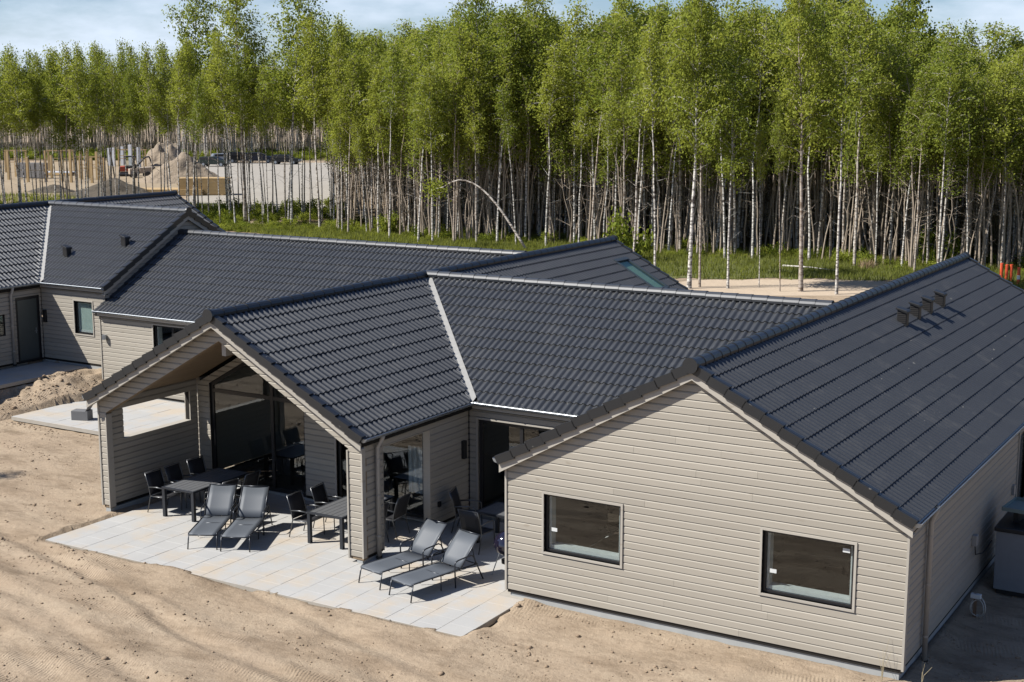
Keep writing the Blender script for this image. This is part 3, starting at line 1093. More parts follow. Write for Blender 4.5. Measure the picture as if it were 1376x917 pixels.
# terrace ceiling boards, running towards the glazing
tc = deck(home, 'terrace_ceiling', XC, 'y', 0.22, 3.2, 5.03, drop=0.21, thick=0.05, mat=BACK, hw=3.80)
for sgn in (1, -1):
    k = 0
    while 0.02 + k * 0.145 < 3.72:
        d0 = 0.02 + k * 0.145; d1 = min(d0 + 0.139, 3.76); k += 1
        xa, xb = XC + sgn * d0, XC + sgn * d1
        z0, z1 = 4.755 - S * d0, 4.755 - S * d1
        MB().prism([(xa, 0.2, z0), (xb, 0.2, z1), (xb, 0.2, z1 - .02), (xa, 0.2, z0 - .02)], (0, 2.99, 0)).build('ceiling_board', CEIL, tc)
# plain hidden walls
MB().box(-11.6, -11.46, 3.36, 9.8, -0.02, 2.62).build('side_wall', SID, home)
MB().box(-11.6, -11.46, 17.95, 19.4, -0.02, 2.62).build('side_wall', SID, home)
MB().box(-3.82, -3.68, 12.35, 19.4, -0.02, 2.62).build('side_wall', SID, home)
gb = MB(); gb.prism([(X1, 19.42, 0), (X2, 19.42, 0), (X2, 19.42, 2.55), (XC, 19.42, 4.8), (X1, 19.42, 2.55)], (0, .12, 0)); gb.build('gable_wall', SID, home)

# ---- left connecting wing
hD = [Hole(-19.72, -18.1, 1.30, 2.42)]
dw = wall(home, (0, 9.885, 0), (1, 0, 0), (0, -1, 0), -22.18, -11.6, -0.02, 2.64, hD, name='front_wall')
clad(dw, (0, 9.885, 0), (1, 0, 0), (0, -1, 0), -22.18, -11.6, 0.0, 2.62, hD)
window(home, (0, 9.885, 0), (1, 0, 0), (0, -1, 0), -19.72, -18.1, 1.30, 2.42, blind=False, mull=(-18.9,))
MB().box(-22.225, -22.181, 9.86, 9.98, -0.02, 2.60).build('corner_board', TRIM, dw)
MB().box(-22.1, -11.6, 17.7, 17.84, -0.02, 2.62).build('rear_wall', SID, home)

# ---- roof decks
roof = deck(home, 'roof', XA, 'y', -0.10, 20.36, ZR)
deck(home, 'roof_body', XC, 'y', -0.17, 19.6, ZR)
deck(home, 'roof_body', YB, 'x', XC, XA, ZR - .002, clips=lambda s: [(XC, 0), (XA, 0), (XA - HW + .1, HW - .04), (XC + HW - .1, HW - .04)])
deck(home, 'roof_body', YD, 'x', -22.36, XC, ZR - .002, clips=lambda s: [(-22.36, 0), (XC, 0), (XC - HW + .1, HW - .04), (-22.36, HW - .04)])

oA, oC = 0.14, 0.215
SK = (-6.72, -5.10, 17.80, 18.74)
slA_r = Slope(XA, ZR, 'x+', -oA, 20.42)
slA_l1 = Slope(XA, ZR, 'x-', -oA, YB, clips=[diag(XA, YB, -1, 1)])
slA_l2 = Slope(XA, ZR, 'x-', YB, 20.42, clips=[diag(XA, YB, -1, -1)])
slC_r1 = Slope(XC, ZR, 'x+', -oC, YB, clips=[diag(XC - .04, YB - .04, 1, 1)])
slC_r2 = Slope(XC, ZR, 'x+', YB, 19.65, clips=[diag(XC, YB, 1, -1)], holes=[SK])
slC_l1 = Slope(XC, ZR, 'x-', -oC, YD, clips=[diag(XC, YD, -1, 1)])
slC_l2 = Slope(XC, ZR, 'x-', YD, 19.65, clips=[diag(XC, YD, -1, -1)])
slB_f = Slope(YB, ZR, 'y-', XC, XA, clips=[diag(XC + .085, YB + .085, -1, -1), diag(XA, YB, 1, -1)])
slB_b = Slope(YB, ZR, 'y+', XC, XA, clips=[diag(XC, YB, -1, 1), diag(XA, YB, 1, 1)])
slD_f = Slope(YD, ZR, 'y-', -22.36, XC, clips=[diag(XC, YD, 1, -1)])
slD_b = Slope(YD, ZR, 'y+', -22.36, XC, clips=[diag(XC, YD, 1, 1)])
CAMP = Vector(cam.location)
near = {id(s) for s in (slA_r, slC_r1, slB_f)}
def score1(s, w):
    if id(s) not in near: return 1e9
    return (w - CAMP).length
build_tiles(roof, [slA_r, slA_l1, slA_l2, slC_r1, slC_r2, slC_l1, slC_l2, slB_f, slB_b, slD_f, slD_b], score1)

ZC = ZR + 0.015
ridge(roof, (XA, -oA - .06, ZC), (XA, 20.46, ZC), (True, True))
ridge(roof, (XC, -oC - .06, ZC), (XC, 19.69, ZC), (True, True))
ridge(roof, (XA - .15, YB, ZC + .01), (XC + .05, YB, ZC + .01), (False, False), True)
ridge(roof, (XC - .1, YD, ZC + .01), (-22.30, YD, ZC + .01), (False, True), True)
for sl, end in ((slA_r, -oA), (slA_l1, -oA), (slC_r1, -oC), (slC_l1, -oC), (slA_r, 20.42), (slA_l2, 20.42), (slC_r2, 19.65), (slC_l2, 19.65)):
    verge(roof, sl, abs(sl.O.y - end) < 0.01)
barge(home, XA, -oA + .01, -1, ZR)
barge(home, XC, -oC + .01, -1, ZR)
barge(home, XA, 20.40, 1, ZR); barge(home, XC, 19.63, 1, ZR)
# soffits under the gable overhang are the deck itself; eave fascia boards
ZG = ZR - S * HW + 0.012
for q in ((8.115, 8.14, -0.1, 20.3, ZG - .17, ZG - .03), (-3.555, -3.53, -.15, 4.2, ZG - .17, ZG - .03), (-3.50, -.1, 4.165, 4.19, ZG - .172, ZG - .032),
          (-22.2, -11.7, 9.755, 9.78, ZG - .17, ZG - .03), (-11.755, -11.73, -.15, 9.7, ZG - .17, ZG - .031)):
    MB().box(*q).build('fascia', TRIM, home)
gutter(home, (XA + HW + .05, -oA + .02, ZG), (XA + HW + .05, 20.4, ZG), (1, 0, 0))
gutter(home, (XA - HW - .05, -oA + .02, ZG), (XA - HW - .05, 4.05, ZG), (-1, 0, 0))
gutter(home, (XC + HW + .05, -oC + .02, ZG), (XC + HW + .05, YB - HW - .02, ZG), (1, 0, 0), (True, False))
gutter(home, (XC + HW + .03, YB - HW - .05, ZG), (XA - HW - .08, YB - HW - .05, ZG), (0, -1, 0), (False, False))
gutter(home, (XC - HW - .05, -oC + .02, ZG), (XC - HW - .05, YD - HW, ZG), (-1, 0, 0), (True, False))
gutter(home, (-22.30, YD - HW - .05, ZG), (XC - HW - .05, YD - HW - .05, ZG), (0, -1, 0), (True, False))
downpipe(home, 8.11, 1.25, ZG - .04, -0.30, off=(0.10, 0))
downpipe(home, -3.60, 0.52, ZG - .04, -0.14, off=(0.16, 0))

def valley(parent, px, py, sx, sy, zr, t0=0.12, t1=4.2, w=0.17):
    # from the ridge junction down in direction (sx, sy)
    mb = MB()
    vs = []; n = 26
    for i in range(n):
        t = t0 + (t1 - t0) * i / (n - 1)
        cx_, cy_ = px + sx * t, py + sy * t
        z = zr - S * t + 0.006
        vs += [(cx_ - sx * w, cy_ + sy * 0, z + 0.0), (cx_, cy_, z), (cx_, cy_ - sy * w, z + 0.0)]
    fs = []
    for i in range(n - 1):
        for k in range(2):
            fs.append((i * 3 + k, i * 3 + k + 1, i * 3 + k + 4, i * 3 + k + 3))
    # plan offsets keep each flange on its own slope
    V2 = []
    for i in range(n):
        t = t0 + (t1 - t0) * i / (n - 1)
        cx_, cy_ = px + sx * t, py + sy * t
        z = zr - S * t
        V2 += [(cx_ - sx * w, cy_ , zr - S * (t - w) + .012), (cx_, cy_, z + .012), (cx_, cy_ - sy * w, zr - S * (t - w) + .012)]
    mb.add(V2, fs)
    return mb.build('valley_flashing', LEAD, parent, fix=True)
valley(roof, XC, YB, 1, -1, ZR, t1=4.17)
valley(roof, XC, YB, 1, 1, ZR, t1=4.0)
valley(roof, XA, YB, -1, -1, ZR, t1=4.1)
valley(roof, XC, YD, -1, -1, ZR, t1=4.1)

# skylight in the rear slope
def slope_pt(sl, x, y, up=0.0):
    d = abs(x - XC)
    return Vector((x, y, ZR - S * d)) + sl.N * up
s2 = slC_r2
sk = MB()
a, b, c, d = SK
def bar(mb, x0, x1, y0, y1, h0, h1):
    q = [slope_pt(s2, x0, y0, h0), slope_pt(s2, x1, y0, h0), slope_pt(s2, x1, y1, h0), slope_pt(s2, x0, y1, h0)]
    mb.prism(q, s2.N * (h1 - h0))
bar(sk, a, a + .12, c, d, -.02, .10); bar(sk, b - .10, b, c, d, -.02, .075)
bar(sk, a + .12, b - .10, c, c + .11, -.02, .08); bar(sk, a + .12, b - .10, d - .11, d, -.02, .08)
skl = sk.build('skylight', simple('grey_skylight_metal', (0.10, 0.12, 0.13), 0.4, 0.6), roof)
g = MB(); bar(g, a + .12, b - .10, c + .11, d - .11, .045, .052); g.build('pane', SKYG, skl)
g = MB(); bar(g, a + .10, b - .08, c + .10, d - .10, -.03, -.015); g.build('roller_blind', SKYPANEL, skl)  # pale panel added under the pane, carries the reflective look as colour

# roof vents
def vent(parent, x, y, z, sl, w=0.34, dpt=0.20, h=0.33, name='roof_vent'):
    mb = MB()
    mb.prism([(x - .12, y - dpt / 2, z + .05), (x + .12, y - dpt / 2, z - .10), (x + .12, y - dpt / 2, z + h - .06), (x - .12, y - dpt / 2, z + h + .02)], (0, dpt, 0))
    v = mb.build(name, BLACKP, parent, bevel=0.012)
    cp = MB()
    cp.prism([(x - .145, y - dpt / 2 - .05, z + h + .02), (x + .15, y - dpt / 2 - .05, z + h - .085), (x + .15, y - dpt / 2 - .05, z + h - .03), (x + .12, y - dpt / 2 - .05, z + h + .0), (x - .15, y - dpt / 2 - .05, z + h + .07)], (0, dpt + .08, 0))
    cp.build('vent_hood', BLACKP, v, bevel=0.01)
    gr = MB()
    for q in range(6):
        zz = z + .03 + q * .045
        gr.box(x - .10, x + .10, y - dpt / 2 - .012, y - dpt / 2 - .001, zz, zz + .022)
    gr.build('vent_grille', simple('brown_vent_grille', (.018, .015, .013), .7), v)
for (x, y) in ((5.02, 10.10), (5.02, 11.22), (5.02, 12.34), (5.02, 13.58)):
    vent(roof, x, y, ZR - S * (x - XA) + 0.02, slA_r)

# wall lamps, outlets
def wall_lamp(parent, o, n, mat=BLACKP, name='wall_lamp'):
    o, n = Vector(o), Vector(n); t = Vector((-n.y, n.x, 0))
    MB().obox(o - t * .06 - Vector((0, 0, .22)), t * .12, Vector((0, 0, .44)), n * .09).build(name, mat, parent, bevel=.006)
wall_lamp(home, (X2 + .001, 4.02, 1.55), (1, 0, 0))
MB().box(X2, X2 + .05, 2.93, 3.02, .40, .52).build('power_outlet', BLACKP, home)
MB().tube([(-21.95, 9.884, 1.80), (-21.95, 9.80, 1.80)], 0.05, 12).tube([(-21.95, 9.80, 1.74), (-21.95, 9.80, 1.90)], 0.075, 14).build('wall_lamp', ZINC, home)
ob = MB().box(A_W, A_W + .10, 4.95, 5.12, .86, 1.08).build('electric_box', PIPE, home, bevel=.01)
MB().tube([(A_W + .05, 5.04, .87), (A_W + .06, 5.1, .65), (A_W + .12, 5.5, .58), (A_W + .2, 5.9, .75)], 0.012, 6).build('power_cable', BLACKP, home)
MB().box(A_W, A_W + .06, 8.7, 8.86, 1.0, 1.22).build('outlet_box', PIPE, home)
# interior curtain behind the sliding door
cm = MB(); 
pts = [(-4.9 + 0.035 * i, 3.5 + 0.03 * math.sin(i * 1.7)) for i in range(17)]
for (p, q) in zip(pts[:-1], pts[1:]):
    cm.add([(p[0], p[1], .45), (q[0], q[1], .45), (q[0], q[1], 1.6), (p[0], p[1], 1.6)], [(0, 1, 2, 3)])
cm.build('curtain', CURT, home, fix=False)

# ================================================================== the neighbouring holiday home (left)
nb = empty('neighbouring_holiday_home', (0, 0, 0), 0, 'beige wooden house at the left edge with grey front door and two small roof vents', 'house')
XF, YE, ZE = -29.42, 14.18, ZR + 0.745
EX1 = -22.38
z0 = 0.75
hE = [Hole(-23.76, -22.86, z0 + 1.0, z0 + 2.15)]
ew = wall(nb, (0, 10.165, 0), (1, 0, 0), (0, -1, 0), -25.4, EX1 + .14, z0 - .02, z0 + 2.64, hE, name='front_wall')
clad(ew, (0, 10.165, 0), (1, 0, 0), (0, -1, 0), -25.4, EX1 + .14, z0, z0 + 2.62, hE)
window(nb, (0, 10.165, 0), (1, 0, 0), (0, -1, 0), -23.76, -22.86, z0 + 1.0, z0 + 2.15, blind=True)
lE = lambda z: max(10.20, YE - (ZE - .23 - z) / S); rE = lambda z: min(18.2, YE + (ZE - .23 - z) / S)
eg = wall(nb, (EX1 + .14, 0, 0), (0, 1, 0), (1, 0, 0), lE, rE, z0, ZE - .24, kinks=(ZE - .23 - S * 3.98,), name='gable_wall')
clad(eg, (EX1 + .14, 0, 0), (0, 1, 0), (1, 0, 0), lE, rE, z0 + ROW * 8, ZE - .24, kinks=(ZE - .23 - S * 3.98,))
hF = [Hole(9.02, 10.07, z0 - .05, z0 + 2.25), Hole(7.30, 8.56, z0 + 1.0, z0 + 1.75)]
fw_ = wall(nb, (-25.4, 0, 0), (0, 1, 0), (1, 0, 0), -1.0, 10.16, z0 - .02, z0 + 2.64, hF, name='side_wall')
clad(fw_, (-25.4, 0, 0), (0, 1, 0), (1, 0, 0), -1.0, 10.14, z0, z0 + 2.62, hF)
dd = MB().box(-25.52, -25.45, 9.02, 10.07, z0 - .05, z0 + 2.25).build('front_door', BLACKF, nb)
MB().box(-25.449, -25.43, 9.13, 9.96, z0 + .02, z0 + 2.14).build('door_leaf', simple('dark_green_grey_door', (0.085, 0.10, 0.095), 0.35), dd, bevel=.004)
MB().tube([(-25.43, 9.88, z0 + 1.0), (-25.38, 9.88, z0 + 1.0), (-25.38, 9.76, z0 + 1.0)], .012, 6).box(-25.43, -25.422, 9.86, 9.90, z0 + .9, z0 + 1.1).build('handle', ZINC, dd)
fwin = MB().box(-25.52, -25.46, 7.30, 8.56, z0 + 1.0, z0 + 1.75).build('window', BLACKF, nb)
MB().box(-25.459, -25.452, 7.36, 8.50, z0 + 1.06, z0 + 1.69).build('pane', GLASS, fwin)
MB().box(-33.3, -25.56, -1, 20.8, z0 - .9, z0 - .08).build('foundation', CONC, nb)
MB().box(-25.55, EX1 + .10, 10.2, 18.1, z0 - 1.0, z0 - .085).build('foundation', CONC, nb)
MB().box(-33.4, -33.26, -1, 20.8, z0, z0 + 2.62).build('side_wall', SID, nb)
for yy in (-1.0, 20.7):
    m_ = MB(); m_.prism([(-33.4, yy, z0), (-25.42, yy, z0), (-25.42, yy, z0 + 2.55), (XF, yy, z0 + 4.8), (-33.4, yy, z0 + 2.55)], (0, .12, 0)); m_.build('gable_wall', SID, nb)
MB().box(-25.3, EX1, 18.0, 18.14, z0, z0 + 2.62).build('rear_wall', SID, nb)
MB().box(-25.54, -25.4, 18.2, 20.7, z0, z0 + 2.62).build('side_wall', SID, nb)
nroof = deck(nb, 'roof', XF, 'y', -1.15, 20.93, ZE)
deck(nb, 'roof_body', YE, 'x', XF, EX1 + .10, ZE - .002, clips=lambda s: [(XF, 0), (EX1 + .10, 0), (EX1 + .10, HW - .04), (XF + HW - .1, HW - .04)])
slE_f = Slope(YE, ZE, 'y-', XF, -22.10, clips=[diag(XF + .085, YE + .085, -1, -1)])
slE_b = Slope(YE, ZE, 'y+', XF, -22.10, clips=[diag(XF, YE, -1, 1)])
slF_r1 = Slope(XF, ZE, 'x+', -1.2, YE, clips=[diag(XF - .04, YE - .04, 1, 1)])
slF_r2 = Slope(XF, ZE, 'x+', YE, 20.98, clips=[diag(XF, YE, 1, -1)])
slF_l = Slope(XF, ZE, 'x-', -1.2, 20.98)
near2 = {id(s) for s in (slE_f, slF_r1)}
def score2(s, w):
    if id(s) not in near2 or (id(s) == id(slF_r1) and w.y < 6.5): return 1e9
    return (w - CAMP).length
build_tiles(nroof, [slE_f, slE_b, slF_r1, slF_r2, slF_l], score2)
ZCE = ZE + .015
ridge(nroof, (XF, -1.2, ZCE), (XF, 21.0, ZCE), (True, True))
ridge(nroof, (-22.08, YE, ZCE + .01), (XF + .05, YE, ZCE + .01), (True, False), True)
for sl, end in ((slE_f, -22.10), (slE_b, -22.10)):
    verge(nroof, sl, abs(sl.O.x - end) < .01)
for sl, end in ((slF_r2, 20.98), (slF_l, 20.98)):
    verge(nroof, sl, abs(sl.O.y - end) < .01)
barge(nb, YE, -22.11, 1, ZE, axis='x')
barge(nb, XF, 20.96, 1, ZE)
valley(nroof, XF, YE, 1, -1, ZE, t1=4.17)
ZGE = ZG + .745
gutter(nb, (XF + HW, YE - HW - .05, ZGE), (-22.10, YE - HW - .05, ZGE), (0, -1, 0), (False, True))
gutter(nb, (XF + HW + .05, -1.2, ZGE), (XF + HW + .05, YE - HW, ZGE), (1, 0, 0), (True, False))
for q in ((-25.35, -22.15, 10.035, 10.06, ZGE - .17, ZGE - .03), (-25.345, -25.32, -1, 9.9, ZGE - .17, ZGE - .031)):
    MB().box(*q).build('fascia', TRIM, nb)
downpipe(nb, -25.33, 8.80, ZGE - .04, .66, off=(0.12, 0))
wall_lamp(nb, (-25.22, 10.164, z0 + 1.5), (0, -1, 0))
for (x, y) in ((-25.4, 11.42), (-23.24, 12.17)):
    vent(nroof, x, y, ZE - S * (YE - y) + .0, slE_f, h=0.34)
MB().box(-25.5, EX1, 10.18, 10.19, z0 - .02, z0 - .01).build('base_flashing', BLACKP, nb)
# ================================================================== terrace furniture
def rot_box(mb, c, size, R=None):
    sx, sy, sz = size
    R = R or Matrix.Identity(3)
    o = Vector(c) - R @ Vector((sx / 2, sy / 2, sz / 2))
    mb.obox(o, R @ Vector((sx, 0, 0)), R @ Vector((0, sy, 0)), R @ Vector((0, 0, sz)))
    return mb

def make_table(loc, rz, label, L=2.05, W=1.0, H=0.74, group='dark slatted dining tables on the terrace'):
    # long axis along local y
    t = empty('dining_table', loc, rz, label, 'table', group)
    n = 6; gap = 0.012; fwid = 0.05
    w = (W - 2 * fwid) / n
    pm = MB().box(0, w - gap, fwid + .003, L - fwid - .003, H - .022, H - 0.002).mesh('tabletop_plank', PLANK, fix=True)
    for i in range(n):
        o = link('tabletop_plank', pm, t); o.location = (-W / 2 + fwid + i * w + gap / 2, -L / 2, random.uniform(-.001, .001))
    f = MB()
    f.box(-W / 2, -W / 2 + fwid, -L / 2, L / 2, H - .045, H)
    f.box(W / 2 - fwid, W / 2, -L / 2, L / 2, H - .045, H)
    f.box(-W / 2 + fwid, W / 2 - fwid, -L / 2, -L / 2 + fwid, H - .045, H)
    f.box(-W / 2 + fwid, W / 2 - fwid, L / 2 - fwid, L / 2, H - .045, H)
    f.build('table_frame', FRAMEM, t, bevel=.004)
    lm = MB().box(-.04, .04, -.04, .04, 0, H - .046).mesh('leg', FRAMEM, fix=True)
    for sx in (-1, 1):
        for sy in (-1, 1):
            o = link('leg', lm, t); o.location = (sx * (W / 2 - .045), sy * (L / 2 - .045), 0)
    return t

def grid_sheet(w, pts, thick, nx=4, sag=0.012):
    # sling following a polyline profile pts (y, z), width w along x
    mb = MB()
    P = [Vector((0, y, z)) for y, z in pts]
    vs = []; n = len(P)
    for side in (0, 1):
        for i, p in enumerate(P):
            t = (P[min(i + 1, n - 1)] - P[max(i - 1, 0)]).normalized()
            nr = Vector((0, -t.z, t.y))
            for k in range(nx + 1):
                u = k / nx
                d = -sag * math.sin(math.pi * u) - (thick if side else 0)
                q = p + nr * d
                vs.append((w * (u - .5), q.y, q.z))
    fs = []
    m = nx + 1
    for i in range(n - 1):
        for k in range(nx):
            a = i * m + k
            fs.append((a, a + 1, a + m + 1, a + m))
            b = a + n * m
            fs.append((b + m, b + m + 1, b + 1, b))
    off = n * m
    for i in range(n - 1):
        for k in (0, nx):
            a = i * m + k
            fs.append((a, a + m, a + m + off, a + off) if k == 0 else (a + m, a, a + off, a + m + off))
    for i in (0, n - 1):
        for k in range(nx):
            a = i * m + k
            fs.append((a + 1, a, a + off, a + 1 + off) if i == 0 else (a, a + 1, a + 1 + off, a + off))
    return mb.add(vs, fs)

def make_chair(loc, rz, label, group):
    # faces local +y
    t = empty('terrace_chair', loc, rz, label, 'chair', group)
    w, r = 0.54, 0.013
    grid_sheet(w - .04, [(-.22, .42), (-.05, .425), (.10, .435), (.24, .44)], .012).build('seat', SLINGB, t, smooth=True)
    grid_sheet(w - .04, [(-.22, .45), (-.25, .60), (-.30, .78), (-.36, .95)], -.012).build('backrest', SLINGB, t, smooth=True)
    for s in (-1, 1):
        x = s * w / 2
        MB().tube([(x, .27, 0), (x, .25, .62), (x, .18, .66)], r, 7).build('leg', SILVERM, t, smooth=True)
        MB().tube([(x, -.33, 0), (x, -.22, .42), (x, -.25, .60), (x, -.30, .78), (x, -.37, .97)], r, 7).build('leg', SILVERM, t, smooth=True)
        MB().tube([(x, .18, .66), (x, -.02, .665), (x, -.25, .64)], .017, 7).build('armrest', SILVERM, t, smooth=True)
    MB().tube([(-w / 2, .26, .43), (w / 2, .26, .43)], r, 7).tube([(-w / 2, -.22, .42), (w / 2, -.22, .42)], r, 7).tube([(-w / 2, -.37, .97), (w / 2, -.37, .97)], r, 7).tube([(-w / 2, .26, .43), (-w / 2, -.22, .42)], r, 6).tube([(w / 2, .26, .43), (w / 2, -.22, .42)], r, 6).build('seat_frame', SILVERM, t, smooth=True)
    return t

def make_lounger(loc, rz, label):
    # foot end at local y = 0, head towards +y
    t = empty('sun_lounger', loc, rz, label, 'sun lounger', 'grey textile sun loungers on the terrace')
    w, H, r = 0.64, 0.36, 0.015
    yb = 1.36
    grid_sheet(w - .03, [(0.0, H - .03), (.03, H), (.35, H + .005), (.7, H), (1.05, H + .002), (yb, H + .008)], .012, 6, .02).build('seat', SLING, t, smooth=True)
    by, bz = yb + .56, H + .60
    back = [(yb + .01, H + .02), (yb + .15, H + .18), (yb + .34, H + .385), (by, bz)]
    grid_sheet(w - .03, back, .012, 6, .02).build('backrest', SLING, t, smooth=True)
    for s in (-1, 1):
        x = s * w / 2
        MB().tube([(x, .02, H - .03), (x, .05, H), (x, 1.85, H)], r, 7).build('side_rail', FRAMEM, t, smooth=True)
        MB().tube([(x, .03, H - .02), (x + s * .01, -.04, 0)], r, 7).build('leg', FRAMEM, t, smooth=True)
        MB().tube([(x, .80, H - .01), (x, .80, .03)], r * .8, 6).build('leg', FRAMEM, t, smooth=True)
        # arm loop: front leg up, arm, down to the rear leg
        MB().tube([(x + s * .03, 1.18, 0), (x + s * .03, 1.16, .50), (x + s * .03, 1.19, .555), (x + s * .03, 1.26, .575), (x + s * .03, 1.62, .60), (x + s * .03, 1.70, .56), (x + s * .03, 1.98, 0)], .016, 8).build('armrest', FRAMEM, t, smooth=True)
        MB().tube([(x * .98, yb, H + .01), (x * .98, yb + .34, H + .38), (x * .98, by, bz)], r, 7).build('backrest_rail', FRAMEM, t, smooth=True)
    MB().tube([(-w / 2, .02, H - .05), (w / 2, .02, H - .05)], r * .8, 6).build('cross_bar', FRAMEM, t, smooth=True)
    MB().tube([(-w / 2, .86, H - .02), (w / 2, .86, H - .02)], r * .8, 6).build('cross_bar', FRAMEM, t, smooth=True)
    MB().tube([(-w / 2, by, bz), (w / 2, by, bz)], r * .9, 6).build('cross_bar', FRAMEM, t, smooth=True)
    MB().tube([(-w / 2 + .03, yb + .36, H + .38), (-w / 2 + .03, 1.82, H)], r * .8, 6).tube([(w / 2 - .03, yb + .36, H + .38), (w / 2 - .03, 1.82, H)], r * .8, 6).tube([(-w / 2 + .03, 1.82, H), (w / 2 - .03, 1.82, H)], r * .8, 6).build('back_support', FRAMEM, t, smooth=True)
    return t

F0 = FLOOR + 0.002
make_table((-9.52, 1.42, F0), math.radians(2), 'long dark slatted table on the terrace beside the left wall')
make_table((-5.18, 1.60, F0), math.radians(1), 'long dark slatted table near the lit corner pillar')
make_table((-1.45, 3.02, F0), math.radians(90), 'dark slatted table in the nook beside the big gable wall', L=1.9, W=0.95)
G1_ = 'black chairs around the left terrace table'
G2_ = 'black chairs around the table by the pillar'
G3_ = 'chairs at the table in the nook'
# chair faces +y at rz=0; rz=-90deg faces +x
make_chair((-10.22, .72, F0), math.radians(-88), 'black chair on the wall side of the left table, nearest the open front', G1_)
make_chair((-10.26, 1.42, F0), math.radians(-86), 'black chair on the wall side of the left table, middle one', G1_)
make_chair((-10.22, 2.15, F0), math.radians(-92), 'black chair on the wall side of the left table, nearest the glazing', G1_)
make_chair((-8.72, 1.05, F0), math.radians(88), 'black chair directly behind the back of the left lounger pair', G1_)
make_chair((-8.74, 1.85, F0), math.radians(91), 'black chair behind the loungers, closer to the tall glazing', G1_)
make_chair((-5.98, .98, F0), math.radians(-88), 'black chair left of the pillar table, nearer the open front', G2_)
make_chair((-5.95, 1.80, F0), math.radians(-84), 'black chair left of the pillar table, farther from the open front', G2_)
make_chair((-4.42, 1.28, F0), math.radians(90), 'dark chair seen through the side bay, nearest the pillar', G2_)
make_chair((-4.40, 2.08, F0), math.radians(93), 'dark chair seen through the side bay, farther inside', G2_)
make_chair((-2.12, 2.22, F0), math.radians(-4), 'grey-backed chair in the sun in front of the nook table', G3_)
make_chair((-3.02, 3.22, F0), math.radians(-72), 'dark chair in the shade at the left end of the nook table', G3_)
l1a = make_lounger((-7.40, -.98, F0), math.radians(28), 'left lounger of the pair standing in front of the left table')
l1b = make_lounger((-6.66, -.72, F0), math.radians(27), 'right lounger of the pair in front of the left table, armrest clear')
l2a = make_lounger((-2.72, -.98, F0), math.radians(-12), 'lounger just right of the corner pillar with its foot end against the pillar')
l2b = make_lounger((-1.74, -1.26, F0), math.radians(-13), 'lounger nearest the big gable wall, closest to the patio edge')

# kettle grill
gr_ = empty('kettle_grill', (-.62, 1.02, F0), 0, 'glossy black round kettle grill partly hidden by the big gable wall', 'grill')
GLOSSB = simple('glossy_dark_enamel', (0.012, 0.010, 0.022), 0.08, 0.0, 0.8)
MB().lathe([(.02, .46), (.15, .49), (.23, .55), (.275, .64), (.285, .70)], 24).build('bowl', GLOSSB, gr_, smooth=True)
MB().lathe([(.29, .70), (.285, .74), (.25, .84), (.18, .92), (.08, .965), (.0, .975)], 24).build('lid', GLOSSB, gr_, smooth=True)
MB().tube([(-.05, 0, .97), (-.05, 0, 1.01), (.05, 0, 1.01), (.05, 0, .97)], .01, 6).build('handle', BLACKP, gr_)
for k in range(3):
    a = math.radians(200 + 120 * k)
    MB().tube([(.16 * math.cos(a), .16 * math.sin(a), .50), (.33 * math.cos(a), .33 * math.sin(a), .0)], .011, 7).build('leg', ZINC, gr_)
MB().lathe([(.0, .28), (.12, .28), (.125, .36), (.03, .40)], 16).build('ash_catcher', BLACKP, gr_)
grl = MB().tube([(.30, .10, .08), (.34, .10, .08)], .08, 16).build('wheel', BLACKP, gr_)

# small block on the rear patio
bl = empty('grey_block', (-19.35, 6.35, -.05), math.radians(20), 'small grey box lying on the rear patio beyond the terrace', 'box')
MB().box(-.28, .28, -.17, .17, 0, .30).build('body', simple('grey_plastic_box', (.16, .16, .165), .7), bl, bevel=.01)
MB().obox((.20, -.17, .30), (.10, 0, .16), (0, .34, 0), (.012, 0, -.005)).build('flap', simple('grey_cardboard_flap', (.2, .19, .185), .8), bl)

# cabinet by the right wall
cb = empty('grey_outdoor_cabinet', (8.36, 5.66, -.30), 0, 'large grey cabinet with black top standing in the shade by the right house wall', 'cabinet')
GREYP = simple('grey_cabinet_panel', (.22, .235, .25), .6)
MB().box(0, 1.9, 0, 1.6, .10, 1.34).build('body', GREYP, cb, bevel=.01)
MB().box(.05, 1.85, .05, 1.55, 0, .099).build('plinth', BLACKP, cb)
MB().box(-.04, 1.94, -.04, 1.64, 1.341, 1.44).build('top', BLACKP, cb, bevel=.02)
for x in (.95,):
    MB().box(x - .004, x + .004, -.006, -.001, .12, 1.32).build('panel_joint', BLACKP, cb)
tr_ = empty('green_grey_tray', (8.38, 6.05, 1.142), math.radians(-6), 'shallow green-grey tray lying on the black cabinet top', 'tray')
TRM = simple('green_grey_tray', (.22, .28, .26), .5)
tmb = MB().box(0, 1.3, 0, .9, .24, .26)
for q in ((0, 1.3, -.02, 0), (0, 1.3, .9, .92), (-.02, 0, 0, .9), (1.3, 1.32, 0, .9)):
    tmb.box(*q, .24, .32)
tmb.build('tray_shell', TRM, tr_)
MB().box(.2, .3, .1, .8, .0, .239).box(1.0, 1.1, .1, .8, .0, .239).build('support', BLACKP, tr_)
hs = empty('hose_coil', (8.36, 4.05, -.33), 0, 'pale coiled hose hanging over a short wooden stake', 'hose')
cm2 = MB()
for k, rr in enumerate((.17, .20, .185)):
    pts = [(0.06 + rr * math.sin(a) * .75, .05 * k - .05 + .04 * math.cos(a * 2), .24 + rr * math.cos(a)) for a in [2 * math.pi * q / 18 for q in range(19)]]
    cm2.tube(pts, .010, 6, cap=False)
cm2.build('coil', simple('pale_hose', (.55, .52, .46), .5), hs, smooth=True)
MB().box(-.03, .03, -.02, .02, 0, .52).build('stake', simple('raw_stake_wood', (.20, .12, .07), .8), hs)
